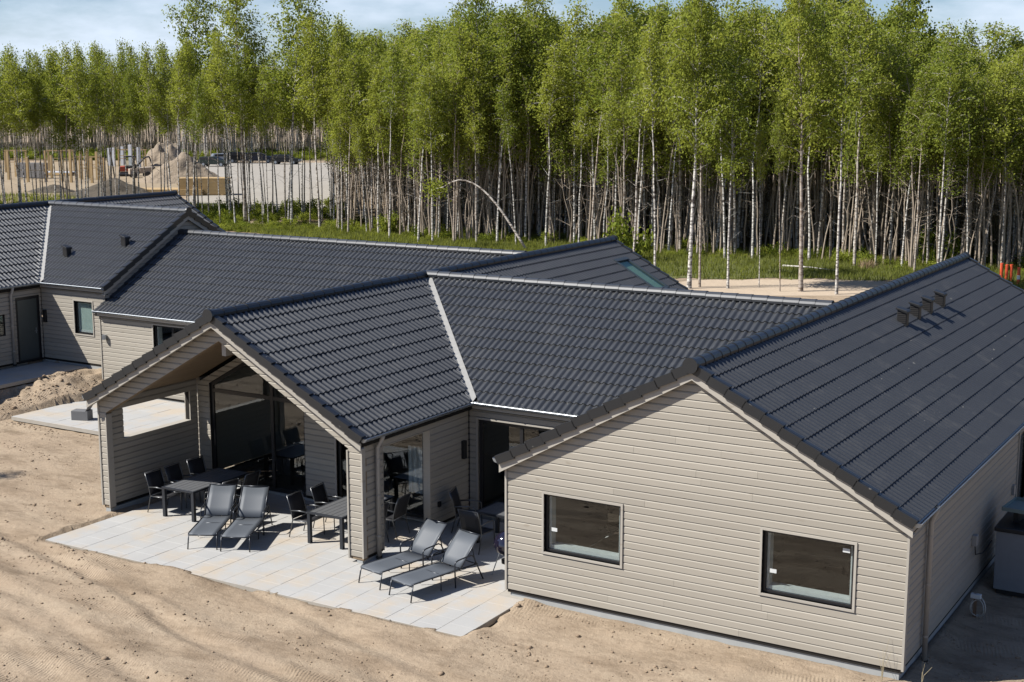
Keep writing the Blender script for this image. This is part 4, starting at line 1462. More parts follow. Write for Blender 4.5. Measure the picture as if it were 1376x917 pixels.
MB().box(-.09, .11, -.05, .05, .43, .52).build('fitting', WHITEF, hs, bevel=.01)

# dry stalks at the front right corner
for i, (x, y, lab) in enumerate(((7.75, -.18, 'thin dry weed stalk in front of the right end of the gable wall'), (8.35, .18, 'bent dry weed stalk on the sunlit soil at the house corner'))):
    st = empty('dry_weed', (x, y, float(gz(np.array([x]), np.array([y]))[0])), 0, lab, 'weed')
    mb = MB()
    for k in range(4):
        a = random.uniform(0, 6.28); h = random.uniform(.25, .8)
        mb.tube([(0, 0, -.02), (.03 * math.cos(a), .03 * math.sin(a), h * .5), (.16 * math.cos(a), .16 * math.sin(a), h)], [.005, .004, .002], 4)
    mb.build('stalk', DEBR, st)

# clods and stones on the soil
def clod_mesh(seed):
    r = random.Random(seed)
    bm = bmesh.new()
    bmesh.ops.create_icosphere(bm, subdivisions=1, radius=1.0)
    for v in bm.verts:
        v.co *= r.uniform(.65, 1.15); v.co.z *= .6
    V = np.array([v.co[:] for v in bm.verts]); bm.verts.index_update()
    Fc = np.array([[v.index for v in f.verts] for f in bm.faces]); bm.free()
    return V, Fc
CL = [clod_mesh(i) for i in range(6)]
Vs = []; Fs = []; n = 0
rg = np.random.default_rng(3)
cnt = 0
while cnt < 9000:
    x, y = rg.uniform(-27, 12), rg.uniform(-9, 9.5)
    d1, d2, d3 = patio_mask(np.array([x]), np.array([y]))
    if max(d1[0], d2[0], d3[0]) > 0.02: continue
    if 0 < x < 8.1 and y > -.05: continue
    if -11.7 < x < 0.1 and y > 4: continue
    dens = 0.15 + 0.85 * (vnoise(x * .35, y + x * .16, .75, 21) > 0.25)
    if x < -19 and y > 5: dens = 1.0
    elif rg.uniform() > 0.75: continue
    if rg.uniform() > dens: continue
    V, Fc = CL[rg.integers(6)]
    s = min(.07, (.007 + rg.exponential(.009))) * (1.7 if (x < -19 and y > 5) else 1.0)
    a = rg.uniform(0, 6.28); c_, s_ = math.cos(a), math.sin(a)
    W = V * s
    W = np.stack([W[:, 0] * c_ - W[:, 1] * s_ + x, W[:, 0] * s_ + W[:, 1] * c_ + y, W[:, 2] + float(gz(x, y)) + s * .2], -1)
    Vs.append(W); Fs.append(Fc + n); n += len(W); cnt += 1
CLODM = simple('soil_clod', (.30, .215, .14), .95, var=.35, scale=2)
o = link('soil_clods', np_mesh('soil_clods', np.concatenate(Vs), np.concatenate(Fs), CLODM))
tag(o, kind='stuff')
# ================================================================== birches
def mat_bark():
    M = Mat('white_birch_bark')
    p = M.tc()
    band = M.noise(M.mapped(p, (2.5, 2.5, 9.0)), 1.0, 4, 0.7)
    col = M.mix(M.ramp(band, [(0.40, 1.0), (0.56, 0.0)]), (0.80, 0.76, 0.69), (0.07, 0.055, 0.045))
    tone = M.rand()
    col = M.mix(M.ramp(tone, [(0.4, 0.0), (1.0, 0.65)]), col, (0.30, 0.21, 0.14))
    M.set(col, 0.75, 0, 0.3)
    return M.m
def mat_leaf(name, a, b):
    M = Mat(name)
    nt = M.nt; nt.nodes.remove(M.b)
    out = nt.nodes['Material Output']
    rnd = M.rand()
    nz = M.noise(M.tc(), 0.9, 2)
    lf = M.ramp(M.noise(M.tc(), 7.5, 1), [(0.36, 0.0), (0.64, 1.0)])
    fac = M.math('ADD', M.math('MULTIPLY', rnd, 0.6), M.math('ADD', M.math('MULTIPLY', nz, 0.35), M.math('MULTIPLY', lf, 0.35)))
    col = M.mix(fac, a, b)
    d = M.n('ShaderNodeBsdfDiffuse'); t = M.n('ShaderNodeBsdfTranslucent'); g = M.n('ShaderNodeBsdfGlossy')
    g.inputs['Roughness'].default_value = 0.4
    M.l(col, d.inputs['Color']); M.l(M.mix(0.5, col, (0.50, 0.53, 0.05)), t.inputs['Color'])
    m1 = M.n('ShaderNodeMixShader'); m1.inputs[0].default_value = 0.48
    M.l(d.outputs[0], m1.inputs[1]); M.l(t.outputs[0], m1.inputs[2])
    m2 = M.n('ShaderNodeMixShader'); m2.inputs[0].default_value = 0.0
    M.l(m1.outputs[0], m2.inputs[1]); M.l(g.outputs[0], m2.inputs[2])
    M.l(m2.outputs[0], out.inputs['Surface'])
    return M.m
BARK = mat_bark()
POLEB = simple('grey_brown_bark', (0.42, 0.34, 0.26), .8, var=.45, scale=3)
LEAF = mat_leaf('birch_leaf', (0.125, 0.20, 0.04), (0.43, 0.47, 0.085))
LEAFD = mat_leaf('dark_leaf', (0.05, 0.085, 0.015), (0.09, 0.13, 0.025))
LEAFP = mat_leaf('pine_needle', (0.03, 0.05, 0.018), (0.05, 0.07, 0.025))

def tube_np(pts, rad, n=5):
    pts = np.asarray(pts, float); m = len(pts)
    t = np.gradient(pts, axis=0); t /= np.linalg.norm(t, axis=1)[:, None] + 1e-9
    ref = np.where(np.abs(t[:, 2:3]) < .9, np.array([[0, 0, 1.]]), np.array([[1., 0, 0]]))
    a = np.cross(t, ref); a /= np.linalg.norm(a, axis=1)[:, None]
    b = np.cross(t, a)
    ang = np.linspace(0, 2 * np.pi, n, endpoint=False)
    V = pts[:, None] + (a[:, None] * np.cos(ang)[None, :, None] + b[:, None] * np.sin(ang)[None, :, None]) * np.asarray(rad)[:, None, None]
    i = np.arange(m - 1)[:, None] * n; k = np.arange(n)[None]; k2 = (k + 1) % n
    Fq = np.stack([i + k, i + k2, i + n + k2, i + n + k], -1).reshape(-1, 4)
    return V.reshape(-1, 3), Fq

def birch(seed, H=13.0, c0=0.47, spread=1.7, nleaf=8500, leaf=0.15, r0=0.075, lean=0.3, wobble=.11, tfill=1.0):
    g = np.random.default_rng(seed)
    m = 11
    z = np.linspace(0, 1, m)
    la = g.uniform(0, 2 * np.pi)
    wob = np.cumsum(g.normal(0, wobble, (m, 2)), 0) * np.linspace(0, 1, m)[:, None]
    tx = lean * z ** 1.5 * np.cos(la) + wob[:, 0]; ty = lean * z ** 1.5 * np.sin(la) + wob[:, 1]
    P = np.stack([tx, ty, z * H * .985 - .1], -1)
    R = r0 * (1 - z * .93) * (1 + .25 * np.exp(-z * 25))
    Vs, Fs = tube_np(P, R, 7)
    TV_ = [Vs]; TF_ = [Fs]; n = len(Vs)
    def at(t):
        return np.array([np.interp(t, z, P[:, q]) for q in range(3)])
    nb = int(30 * tfill) + 8
    twigs = []
    for i in range(nb):
        t = c0 + (0.985 - c0) * (i + g.uniform(0, .8)) / nb
        u = (t - c0) / (1 - c0)
        prof = (min(1, (u + .08) / .30) ** .8) * (1 - u) ** .5 * 1.05 + .12
        L = spread * prof * g.uniform(.55, 1.25)
        az = i * 2.4 + g.uniform(-.6, .6)
        el = math.radians(g.uniform(28, 58) + 14 * u)
        p0 = at(t)
        d = np.array([math.cos(az) * math.cos(el), math.sin(az) * math.cos(el), math.sin(el)])
        q = np.linspace(0, 1, 5)[:, None]
        curve = p0 + d * L * q + np.array([0, 0, -1.]) * (q ** 2.2) * L * .42
        rr = r0 * .28 * (1 - .85 * q[:, 0]) * (1 - .6 * u) + .004
        v, f = tube_np(curve, rr, 3)
        TV_.append(v); TF_.append(f + n); n += len(v)
        twigs.append((curve, L))
        for k in range(3):
            qa = g.uniform(.3, .95)
            s = np.array([np.interp(qa, q[:, 0], curve[:, c]) for c in range(3)])
            dd = d + g.normal(0, .6, 3); dd /= np.linalg.norm(dd)
            l2 = L * g.uniform(.25, .5)
            c2 = s + dd * l2 * q + np.array([0, 0, -1.]) * (q ** 2) * l2 * .6
            v, f = tube_np(c2, .009 * (1 - .8 * q[:, 0]) + .002, 3)
            TV_.append(v); TF_.append(f + n); n += len(v)
            twigs.append((c2, l2))
    # few dead twigs lower down
    for i in range(7):
        t = g.uniform(.12, c0)
        az = g.uniform(0, 6.28); L = g.uniform(.3, 1.1)
        p0 = at(t); q = np.linspace(0, 1, 4)[:, None]
        d = np.array([math.cos(az), math.sin(az), g.uniform(.1, .9)])
        c = p0 + d * L * q
        v, f = tube_np(c, .011 * (1 - .8 * q[:, 0]) + .002, 3)
        TV_.append(v); TF_.append(f + n); n += len(v)
    # leaves
    wts = np.array([max(.15, t[1]) for t in twigs]); wts /= wts.sum()
    ci = g.choice(len(twigs), nleaf, p=wts)
    q = g.beta(1.6, 1.0, nleaf)
    base = np.empty((nleaf, 3))
    for k, (c, L) in enumerate(twigs):
        sel = ci == k
        xs = np.linspace(0, 1, len(c))
        for a in range(3):
            base[sel, a] = np.interp(q[sel], xs, c[:, a])
    clump = g.normal(0, 1, (nleaf, 3)) * np.array([.20, .20, .20])
    base += clump
    base[:, 2] -= np.abs(g.normal(0, .16, nleaf))
    nrm = g.normal(0, 1, (nleaf, 3)); nrm[:, 2] += .5
    nrm /= np.linalg.norm(nrm, axis=1)[:, None]
    ref = g.normal(0, 1, (nleaf, 3))
    a = np.cross(nrm, ref); a /= np.linalg.norm(a, axis=1)[:, None]
    b = np.cross(nrm, a)
    s = leaf * g.uniform(.55, 1.15, nleaf)[:, None]
    V = np.stack([base + a * s * .5, base + b * s * .38, base - a * s * .5, base - b * s * .38], 1).reshape(-1, 3)
    Fq = np.arange(nleaf * 4).reshape(-1, 4)
    return (np.concatenate(TV_), np.concatenate(TF_)), (V, Fq)

VAR = []
specs = [dict(H=13, c0=0.57, spread=1.65, nleaf=3700), dict(H=13, c0=0.61, spread=1.45, nleaf=3000), dict(H=13, c0=0.53, spread=1.9, nleaf=4300), dict(H=13, c0=0.58, spread=1.8, lean=.9, nleaf=3500),
         dict(H=13, c0=0.62, spread=1.35, lean=.7, nleaf=2600), dict(H=13, c0=0.47, spread=2.5, nleaf=6800), dict(H=13, c0=0.55, spread=1.7, lean=1.3, nleaf=3500), dict(H=13, c0=0.45, spread=2.8, nleaf=8000, r0=.12),
         dict(H=13, c0=0.59, spread=1.6, lean=.5, nleaf=3100, wobble=.2), dict(H=13, c0=0.64, spread=1.5, lean=1.0, nleaf=2000, wobble=.16)]
SMALLV = [0, 1, 2, 3, 4, 6, 8, 9]
poles = [birch(140 + i, H=9.0 + i, c0=0.60, spread=.8, nleaf=420, r0=.036 + .006 * i, lean=.8 + .4 * i, wobble=.17, tfill=.1) for i in range(4)]
for i, sp in enumerate(specs):
    (tv, tf), (lv, lf) = birch(40 + i, **sp)
    VAR.append((np_mesh('birch_trunk', tv, tf, BARK, True), np_mesh('birch_crown', lv, lf, LEAF)))

def ground_z(x, y):
    return float(gz(np.array([float(x)]), np.array([float(y)]))[0])

def tree(x, y, H, var, label, group=None, name='birch_tree', cat='tree', width=1.0, rz=None, leafm=None, bend=None):
    t = empty(name, (x, y, ground_z(x, y)), random.uniform(0, 6.28) if rz is None else rz, label, cat, group)
    s = H / 13.0
    t.scale = (s * width, s * width, s)
    t.rotation_euler[0] = random.uniform(-.025, .025); t.rotation_euler[1] = random.uniform(-.025, .025)
    tr, cr = VAR[var]
    a = link('trunk', tr, t); b = link('crown', cr, t)
    return t

# helper: point on the ground seen under an image position (used once to lay the trees out in the world)
def on_ground(px, py, z=0.0):
    M = cam.matrix_basis if False else Matrix.LocRotScale(cam.location, cam.rotation_euler, None)
    f = 1879.4
    d = (M.to_3x3() @ Vector(((px - 688) / f, -(py - 458.5) / f, -1.0)))
    t = (z - cam.location.z) / d.z
    p = Vector(cam.location) + d * t
    return p.x, p.y, t
def height_for(base, topy):
    # height of a tree whose top shows at image row topy
    d = math.hypot(base[0] - cam.location.x, base[1] - cam.location.y)
    fw = Vector((-math.sin(.541), math.cos(.541)))
    dep = (Vector((base[0], base[1])) - Vector((cam.location.x, cam.location.y))).dot(fw)
    return cam.location.z + (132 - topy) * dep / 1879.4 * 1.03

FRONT = [
    # image x, base row, top row, variant, width, label
    (38, 296, 78, 2, 1.1, 'leafy birch at the left edge of the photo before the building site'),
    (106, 292, 95, 5, 1.2, 'low bushy birch left of the timber frames'),
    (150, 290, 95, 3, 1.0, 'slim birch leaning left before the timber posts'),
    (262, 286, -22, 5, 1.05, 'tall white-trunked birch right of the sand heap'),
    (330, 300, -10, 7, 1.0, 'broad tall birch before the parked cars'),
    (392, 304, -12, 5, 1.15, 'tall dense birch left of the sky gap above the far end of the left roof'),
    (430, 310, 20, 2, 1.0, 'tall birch at the right edge of the car park opening'),
    (500, 312, 62, 0, .95, 'medium birch under the left sky gap'),
    (562, 314, 58, 1, 1.0, 'medium birch standing behind the arched fallen trunk'),
    (640, 322, -12, 7, .9, 'tall wide birch in the middle of the wood edge'),
    (668, 324, 10, 3, 1.0, 'white birch with a kinked trunk in the middle of the wood edge'),
    (706, 326, -8, 5, .95, 'tall birch right of the kinked white trunk'),
    (772, 330, 5, 2, 1.0, 'tall birch above the end of the far ridge'),
    (826, 336, 20, 5, .95, 'dense birch above the roof skylight'),
    (850, 372, 40, 1, .9, 'thin birch right behind the skylight roof'),
    (880, 378, 30, 4, .9, 'thin pale birch at the left end of the sand strip'),
    (926, 388, -25, 7, .82, 'tall birch with a thick white trunk standing on the sand strip'),
    (940, 386, 10, 2, .8, 'birch close to the thick white trunk on the sand strip'),
    (978, 388, 75, 5, .95, 'shorter leaning birch with a round crown on the sand strip'),
    (1020, 386, 150, 4, .5, 'small thin sapling between the birches on the sand strip'),
    (1048, 392, 120, 1, .5, 'dark thin sapling on the sand strip'),
    (1076, 392, -20, 7, .85, 'tall yellow-green birch leaning slightly right on the sand strip'),
    (1124, 396, 12, 2, .95, 'tall birch with the dark lower trunk beside the big ridge'),
    (1196, 352, -5, 6, 1.0, 'tall birch behind the right part of the grass strip'),
    (1240, 350, 60, 0, 1.1, 'birch behind the top end of the big ridge'),
    (1300, 345, 70, 3, 1.1, 'birch right of the top end of the big ridge'),
    (1345, 366, 82, 5, .95, 'birch behind the orange marker posts'),
]
taken = []
for (px, py, ty, v, wd, lab) in FRONT:
    x, y, _ = on_ground(px, py)
    H = height_for((x, y), ty)
    tree(x, y, H, v, lab, 'birches at the wood edge', width=wd * (13.0 / max(H, 13)) ** .3)
    taken.append((x, y))

gr = np.random.default_rng(77)
def poisson(cands, dmin, taken):
    cell = {}
    def key(x, y): return (int(x // dmin), int(y // dmin))
    for (x, y) in taken: cell.setdefault(key(x, y), []).append((x, y))
    out = []
    for x, y in cands:
        k = key(x, y)
        if any((x - a) ** 2 + (y - b) ** 2 < dmin ** 2 for i in (-1, 0, 1) for j in (-1, 0, 1) for (a, b) in cell.get((k[0] + i, k[1] + j), ())):
            continue
        cell.setdefault(k, []).append((x, y)); out.append((x, y))
    return out

tree(-21.9, -5.3, 9.6, 9, 'slender birch just past the left edge, throwing the branching shadow on the sand', None, width=.8)

# sparse front row of thin trees on the left (before the building site)
c = []
for _ in range(900):
    px = gr.uniform(-140, 455); py = gr.uniform(284, 306) - (8 if px < 200 else 0)
    x, y, t = on_ground(px, py); c.append((x, y))
left_row = poisson(c, 1.25, taken)[:130]
# the wood proper (right part)
def edge_y(x):
    return 58.5 - 3.0 * (1 / (1 + math.exp((x + 28) / 3))) + 1.5 * math.sin(x * .11) + 1.4 * math.sin(x * .37 + 1)
c = []
for _ in range(15500):
    x = gr.uniform(-125, 62); y = gr.uniform(55, 112)
    ax, ay, _t = on_ground(455, 300)
    # left limit: line of sight past image x = 455
    dx, dy = ax - cam.location.x, ay - cam.location.y
    if dx * (y - cam.location.y) - dy * (x - cam.location.x) > 0: continue
    if y < edge_y(x): continue
    c.append((x, y))
wood = poisson(c, 1.3, taken)
# far wood behind the clearing
c = []
for _ in range(9000):
    px = gr.uniform(-900, 475); dpt = gr.uniform(0, 55)
    row = 214 - 6 * math.sin(px * .02) if px > 240 else 206
    x, y, t = on_ground(px, row)
    d = Vector((x - cam.location.x, y - cam.location.y)).normalized()
    c.append((x + d.x * dpt, y + d.y * dpt))
far = poisson(c, 2.3, taken)[:1900]
camxy = Vector((cam.location.x, cam.location.y))
allp = [(p, 'l') for p in left_row] + [(p, 'w') for p in wood] + [(p, 'f') for p in far]
def visible(p):
    v = Vector(p) - camxy
    fw = Vector((-math.sin(.541), math.cos(.541))); rt = Vector((math.cos(.541), math.sin(.541)))
    return abs(v.dot(rt) / v.dot(fw)) < .375
# front trees of the wood first (nearest to the edge), then the left row
fr_w = sorted([p for p in wood if visible(p)], key=lambda p: p[1] - edge_y(p[0]))
fr_l = [p for p in left_row if visible(p)]
ind_l = fr_l[:100]
ind_w = fr_w[:300 - len(FRONT) - len(ind_l)]
iset = set(ind_l) | set(ind_w)
def top_h(x, y):
    # the wood is not equally tall everywhere: height profile along it
    v = Vector((x, y)) - camxy
    fw = Vector((-math.sin(.541), math.cos(.541))); rt = Vector((math.cos(.541), math.sin(.541)))
    px = 688 + 1879.4 * v.dot(rt) / v.dot(fw)
    row = float(np.interp(px, [0, 60, 130, 180, 200, 270, 300, 440, 470, 560, 602, 622, 740, 770, 900, 1170, 1195, 1260, 1376], [50, 68, 92, 88, 20, 12, 22, 20, 55, 50, 48, 12, 30, 38, 12, 5, 50, 62, 74]))
    return min(17.5, max(8.0, height_for((x, y), row + gr.uniform(0, 1) * 105 - 12 - (38 if gr.uniform(0, 1) < .07 else 0))))
def img_x(p):
    v = Vector((p[0], p[1])) - camxy
    fw = Vector((-math.sin(.541), math.cos(.541))); rt = Vector((math.cos(.541), math.sin(.541)))
    return 688 + 1879.4 * v.dot(rt) / v.dot(fw)
ZL = [(70, 'at the left end before the timber frames'), (140, 'before the low bushy part of the building site'), (215, 'before the orange excavator and dark soil heap'), (290, 'before the large sand heap and board stacks'), (360, 'before the left half of the pale car park'), (9999, 'before the right half of the pale car park')]
ZW = [(520, 'behind the left third of the far long ridge'), (600, 'left of where the arched trunk bends down'), (660, 'behind the crown of the arch of the bent trunk'), (730, 'behind the foot of the bent arched trunk'), (800, 'between the bent trunk and the end of the far ridge'), (870, 'behind the rising ridge end with the skylight'), (930, 'above the skylight roof corner'), (990, 'behind the left end of the sand strip'), (1050, 'behind the middle of the sand strip'), (1130, 'behind the fallen pale stem in the grass'), (1190, 'behind the brown grass tussock'), (1260, 'above the upper part of the big ridge'), (1320, 'above the top end of the big ridge'), (9999, 'behind the orange marker posts')]
def zone(p, Z):
    q = img_x(p)
    for a, t in Z:
        if q < a: return t
for p in ind_l:
    zl = zone(p, ZL)
    tree(p[0], p[1], gr.uniform(11.5, 15.0), int([1, 4, 8, 9, 0, 3][gr.integers(0, 6)]), 'thin birch ' + zl, 'thin birches ' + zl, width=gr.uniform(.6, .95))
for p in ind_w:
    zw = zone(p, ZW)
    tree(p[0], p[1], top_h(*p), int(SMALLV[gr.integers(0, 8)]), 'slender crowded birch ' + zw, 'crowded birches ' + zw, width=gr.uniform(.8, 1.1))
rest = [(p, k) for p, k in allp if p not in iset]

# the rest of the wood: one object, instanced
src = bpy.data.collections.new('birch_sources')
for i, (tr, cr) in enumerate([VAR[q] for q in SMALLV]):
    for sfx, me in (('a_trunk', tr), ('b_crown', cr)):
        pass
    a = np.array([v.co[:] for v in tr.vertices])
    bm = bmesh.new(); bm.from_mesh(tr)
    for f in bm.faces: f.material_index = 0
    nf = len(bm.faces)
    bm.from_mesh(cr)
    bm.faces.ensure_lookup_table()
    for f in bm.faces[nf:]: f.material_index = 1
    me = bpy.data.meshes.new('birch_%d' % i)
    bm.to_mesh(me); bm.free()
    me.materials.append(BARK); me.materials.append(LEAF)
    ob = bpy.data.objects.new('birch_source', me)
    src.objects.link(ob)

def instanced(name, pts, rots, scales, coll, kind='stuff'):
    me = bpy.data.meshes.new(name)
    me.vertices.add(len(pts)); me.vertices.foreach_set('co', np.asarray(pts, np.float32).ravel())
    ar = me.attributes.new('rot', 'FLOAT_VECTOR', 'POINT'); ar.data.foreach_set('vector', np.asarray(rots, np.float32).ravel())
    asc = me.attributes.new('scl', 'FLOAT_VECTOR', 'POINT'); asc.data.foreach_set('vector', np.asarray(scales, np.float32).ravel())
    o = link(name, me)
    ng = bpy.data.node_groups.new(name, 'GeometryNodeTree')
    ng.interface.new_socket('Geometry', in_out='INPUT', socket_type='NodeSocketGeometry')
    ng.interface.new_socket('Geometry', in_out='OUTPUT', socket_type='NodeSocketGeometry')
    N = ng.nodes; Lk = ng.links
    gi = N.new('NodeGroupInput'); go = N.new('NodeGroupOutput')
    ci = N.new('GeometryNodeCollectionInfo'); ci.inputs['Collection'].default_value = coll
    ci.inputs['Separate Children'].default_value = True; ci.inputs['Reset Children'].default_value = True
    ip = N.new('GeometryNodeInstanceOnPoints'); ip.inputs['Pick Instance'].default_value = True
    na = N.new('GeometryNodeInputNamedAttribute'); na.data_type = 'FLOAT_VECTOR'; na.inputs['Name'].default_value = 'rot'
    ns = N.new('GeometryNodeInputNamedAttribute'); ns.data_type = 'FLOAT_VECTOR'; ns.inputs['Name'].default_value = 'scl'
    er = N.new('FunctionNodeEulerToRotation')
    Lk.new(gi.outputs[0], ip.inputs['Points']); Lk.new(ci.outputs[0], ip.inputs['Instance'])
    Lk.new(na.outputs['Attribute'], er.inputs[0]); Lk.new(er.outputs[0], ip.inputs['Rotation'])
    Lk.new(ns.outputs['Attribute'], ip.inputs['Scale'])
    Lk.new(ip.outputs[0], go.inputs[0])
    md = o.modifiers.new('scatter', 'NODES'); md.node_group = ng
    tag(o, kind=kind)
    return o
psrc = bpy.data.collections.new('pole_sources')
for i, ((tv, tf), (lv, lf)) in enumerate(poles):
    me = bpy.data.meshes.new('thin_pole')
    me.from_pydata(np.concatenate([tv, lv]).tolist(), [], np.concatenate([tf, lf + len(tv)]).tolist())
    me.materials.append(POLEB); me.materials.append(LEAF)
    me.polygons.foreach_set('material_index', np.concatenate([np.zeros(len(tf), int), np.ones(len(lf), int)]).astype(np.int32))
    psrc.objects.link(bpy.data.objects.new('pole_source', me))
P_, R_, S_ = [], [], []
for _ in range(5200):
    if _ % 5 < 4:
        x = gr.uniform(-100, 60); y = edge_y(x) + 2 + gr.uniform(0, 1) ** 1.4 * 44
        ax, ay, _t = on_ground(452, 300)
        if (ax - cam.location.x) * (y - cam.location.y) - (ay - cam.location.y) * (x - cam.location.x) > 0: continue
    else:
        px = gr.uniform(-500, 475); x, y, t = on_ground(px, 212); d = Vector((x - cam.location.x, y - cam.location.y)).normalized(); q = gr.uniform(0, 40)
        x += d.x * q; y += d.y * q
    s_ = gr.uniform(.75, 1.15)
    P_.append((x, y, ground_z(x, y))); R_.append((gr.uniform(-.06, .06), gr.uniform(-.06, .06), gr.uniform(0, 6.28))); S_.append((1.2, 1.2, s_))
instanced('thin_poles', P_, R_, S_, psrc)
P_, R_, S_ = [], [], []
for (x, y), k in rest:
    H = top_h(x, y)
    if k == 'l': H = gr.uniform(10, 13)
    if k == 'f': H = gr.uniform(12.5, 15.5)
    w = gr.uniform(.85, 1.2) * (1.15 if k == 'f' else 1)
    P_.append((x, y, ground_z(x, y))); R_.append((gr.uniform(-.03, .03), gr.uniform(-.03, .03), gr.uniform(0, 6.28)))
    S_.append((H / 13 * w, H / 13 * w, H / 13))
instanced('birch_wood', P_, R_, S_, src)

# two other trees that rise above the wood on the right
def crown_tree(x, y, H, label, name, leafm, seed, spread, c0, nleaf, cat='tree', leaf=.24):
    (tv, tf), (lv, lf) = birch(seed, H=H, c0=c0, spread=spread, nleaf=nleaf, leaf=leaf, r0=.20, lean=.4, tfill=.6)
    t = empty(name, (x, y, ground_z(x, y)), 0, label, cat)
    link('trunk', np_mesh('trunk', tv, tf, BARKD, True), t)
    link('crown', np_mesh('crown', lv, lf, leafm), t)
BARKD = simple('dark_bark', (0.07, 0.055, 0.04), .9, var=.4, scale=5)
x, y, t = on_ground(1216, 330); crown_tree(x, y, height_for((x, y), -25), 'tall open-crowned tree rising above the birches on the right', 'broadleaf_tree', LEAF, 300, 2.6, .62, 3800)
x, y, t = on_ground(1376, 310); crown_tree(x, y, height_for((x, y), 60), 'dark pine top showing at the right edge above the wood', 'pine_tree', LEAFP, 301, 3.0, .72, 5200)
x, y, t = on_ground(1110, 320); crown_tree(x, y, height_for((x, y), -12), 'tall yellowish broad tree behind the tallest right birch', 'broadleaf_tree', LEAF, 302, 3.4, .5, 9000)

# arched, bent birch and fallen stems
def stem(pts, r, label, name, base=None):
    b = Vector(pts[0])
    t = empty(name, b, 0, label, 'tree trunk')
    q = [Vector(p) - b for p in pts]
    n = len(q)
    MB().tube(q, [r * (1 - .75 * i / (n - 1)) for i in range(n)], 7).build('trunk', BARK, t, smooth=True)
    return t
ax, ay, _ = on_ground(708, 338)
bx_, by_, _ = on_ground(586, 334)
arch = []
for i in range(13):
    u = i / 12
    arch.append((ax + (bx_ - ax) * u, ay + (by_ - ay) * u, 0.05 + 4.5 * math.sin(min(1, u * 1.12) * math.pi * .62) ** 1.0 - (1.5 * max(0, u - .8))))
bent = stem(arch, .095, 'thin birch trunk bent over in a wide arch in front of the wood', 'bent_birch')
g0 = np.random.default_rng(5)
e_ = Vector(arch[-1]) - Vector(arch[0])
lv = e_[:] + g0.normal(0, .38, (420, 3)); nn = g0.normal(0, 1, (420, 3)); nn /= np.linalg.norm(nn, axis=1)[:, None]
aa = np.cross(nn, g0.normal(0, 1, (420, 3))); aa /= np.linalg.norm(aa, axis=1)[:, None]; bb = np.cross(nn, aa)
V = np.stack([lv + aa * .08, lv + bb * .06, lv - aa * .08, lv - bb * .06], 1).reshape(-1, 3)
link('crown', np_mesh('crown', V, np.arange(len(V)).reshape(-1, 4), LEAF), bent)
a1 = on_ground(722, 318); a2 = on_ground(800, 290)
stem([(a1[0], a1[1], .1), (a1[0] + 1.5, a1[1] + 1.0, 1.0), (a1[0] + 3.6, a1[1] + 2.4, 2.3)], .05, 'thin leaning birch stem right of the arched trunk', 'leaning_stem')
a1 = on_ground(1052, 360); a2 = on_ground(1124, 366)
stem([(a1[0], a1[1], .12), ((a1[0] + a2[0]) / 2, (a1[1] + a2[1]) / 2, .16), (a2[0], a2[1], .10)], .07, 'pale fallen stem lying in the grass strip', 'fallen_stem')

# ------------------------------------------------------------------ grass strip, forest floor, undergrowth
def sheet(name, pts_fn, xs, ts, mat, z=0.02, zf=None):
    V = []; 
    for x in xs:
        lo, hi = pts_fn(x)
        for t in ts:
            y = lo + (hi - lo) * t
            V.append((x, y, ground_z(x, y) + z + (zf(x, y) if zf else 0)))
    n = len(ts)
    Fq = [(i * n + k, (i + 1) * n + k, (i + 1) * n + k + 1, i * n + k + 1) for i in range(len(xs) - 1) for k in range(n - 1)]
    o = link(name, np_mesh(name, np.array(V), np.array(Fq), mat, True))
    tag(o, kind='structure')
    return o
def mat_grass():
    M = Mat('rough_grass_ground')
    p = M.pos()
    col = M.mix(M.noise(p, .35, 6, .65), (0.10, 0.115, 0.045), (0.19, 0.20, 0.085))
    col = M.mix(M.ramp(M.noise(p, 1.7, 5), [(.5, 0), (.7, .5)]), col, (0.26, 0.22, 0.11))
    M.set(col, .95, 0, .1); M.bump(M.noise(p, 4, 6), .8, .1)
    return M.m
def mat_floor():
    M = Mat('forest_floor_litter')
    p = M.pos()
    col = M.mix(M.noise(p, .5, 7, .7), (0.11, 0.08, 0.05), (0.22, 0.165, 0.10))
    col = M.mix(M.ramp(M.noise(p, .23, 4), [(.45, 0), (.6, .6)]), col, (0.12, 0.15, 0.04))
    M.set(col, .95, 0, .1); M.bump(M.noise(p, 3, 5), .8, .1)
    return M.m
GRASSM = mat_grass()
def grass_lo(x):
    # front edge of the grass: far away on the left, nearer on the right
    return float(np.interp(x, [-110, -60, -45, -34, -26, -18, -12, -5, 10, 30], [50, 56, 54.5, 55, 53, 47, 50.6, 53.5, 50, 48])) + .5 * vnoise(x, 3.0, 1.3, 31) + .3 * vnoise(x, 9.0, .5, 32)
xs = np.arange(-105, 66, .5)
sheet('grass_strip', lambda x: (grass_lo(x), edge_y(x) + 5), xs, np.linspace(0, 1, 14), GRASSM, .02)
def fl_hi(x): return 122
sheet('forest_floor', lambda x: (edge_y(x) + 1.2 + .8 * float(vnoise(x, 1, 1.1, 33)), 122 if x > -60 else edge_y(x) + 10), np.arange(-60, 66, .8), np.linspace(0, 1, 12), mat_floor(), .035)
# far floor
V = []; rows = []
ang = np.linspace(-900, 480, 70)
for px in ang:
    row = 216
    x, y, t = on_ground(px, row)
    d = Vector((x - cam.location.x, y - cam.location.y)).normalized()
    for k in (0, 15, 30, 60, 100):
        V.append((x + d.x * k, y + d.y * k, .03))
Fq = [(i * 5 + k, (i + 1) * 5 + k, (i + 1) * 5 + k + 1, i * 5 + k + 1) for i in range(len(ang) - 1) for k in range(4)]
tag(link('far_forest_floor', np_mesh('far_forest_floor', np.array(V), np.array(Fq), mat_floor())), kind='structure')

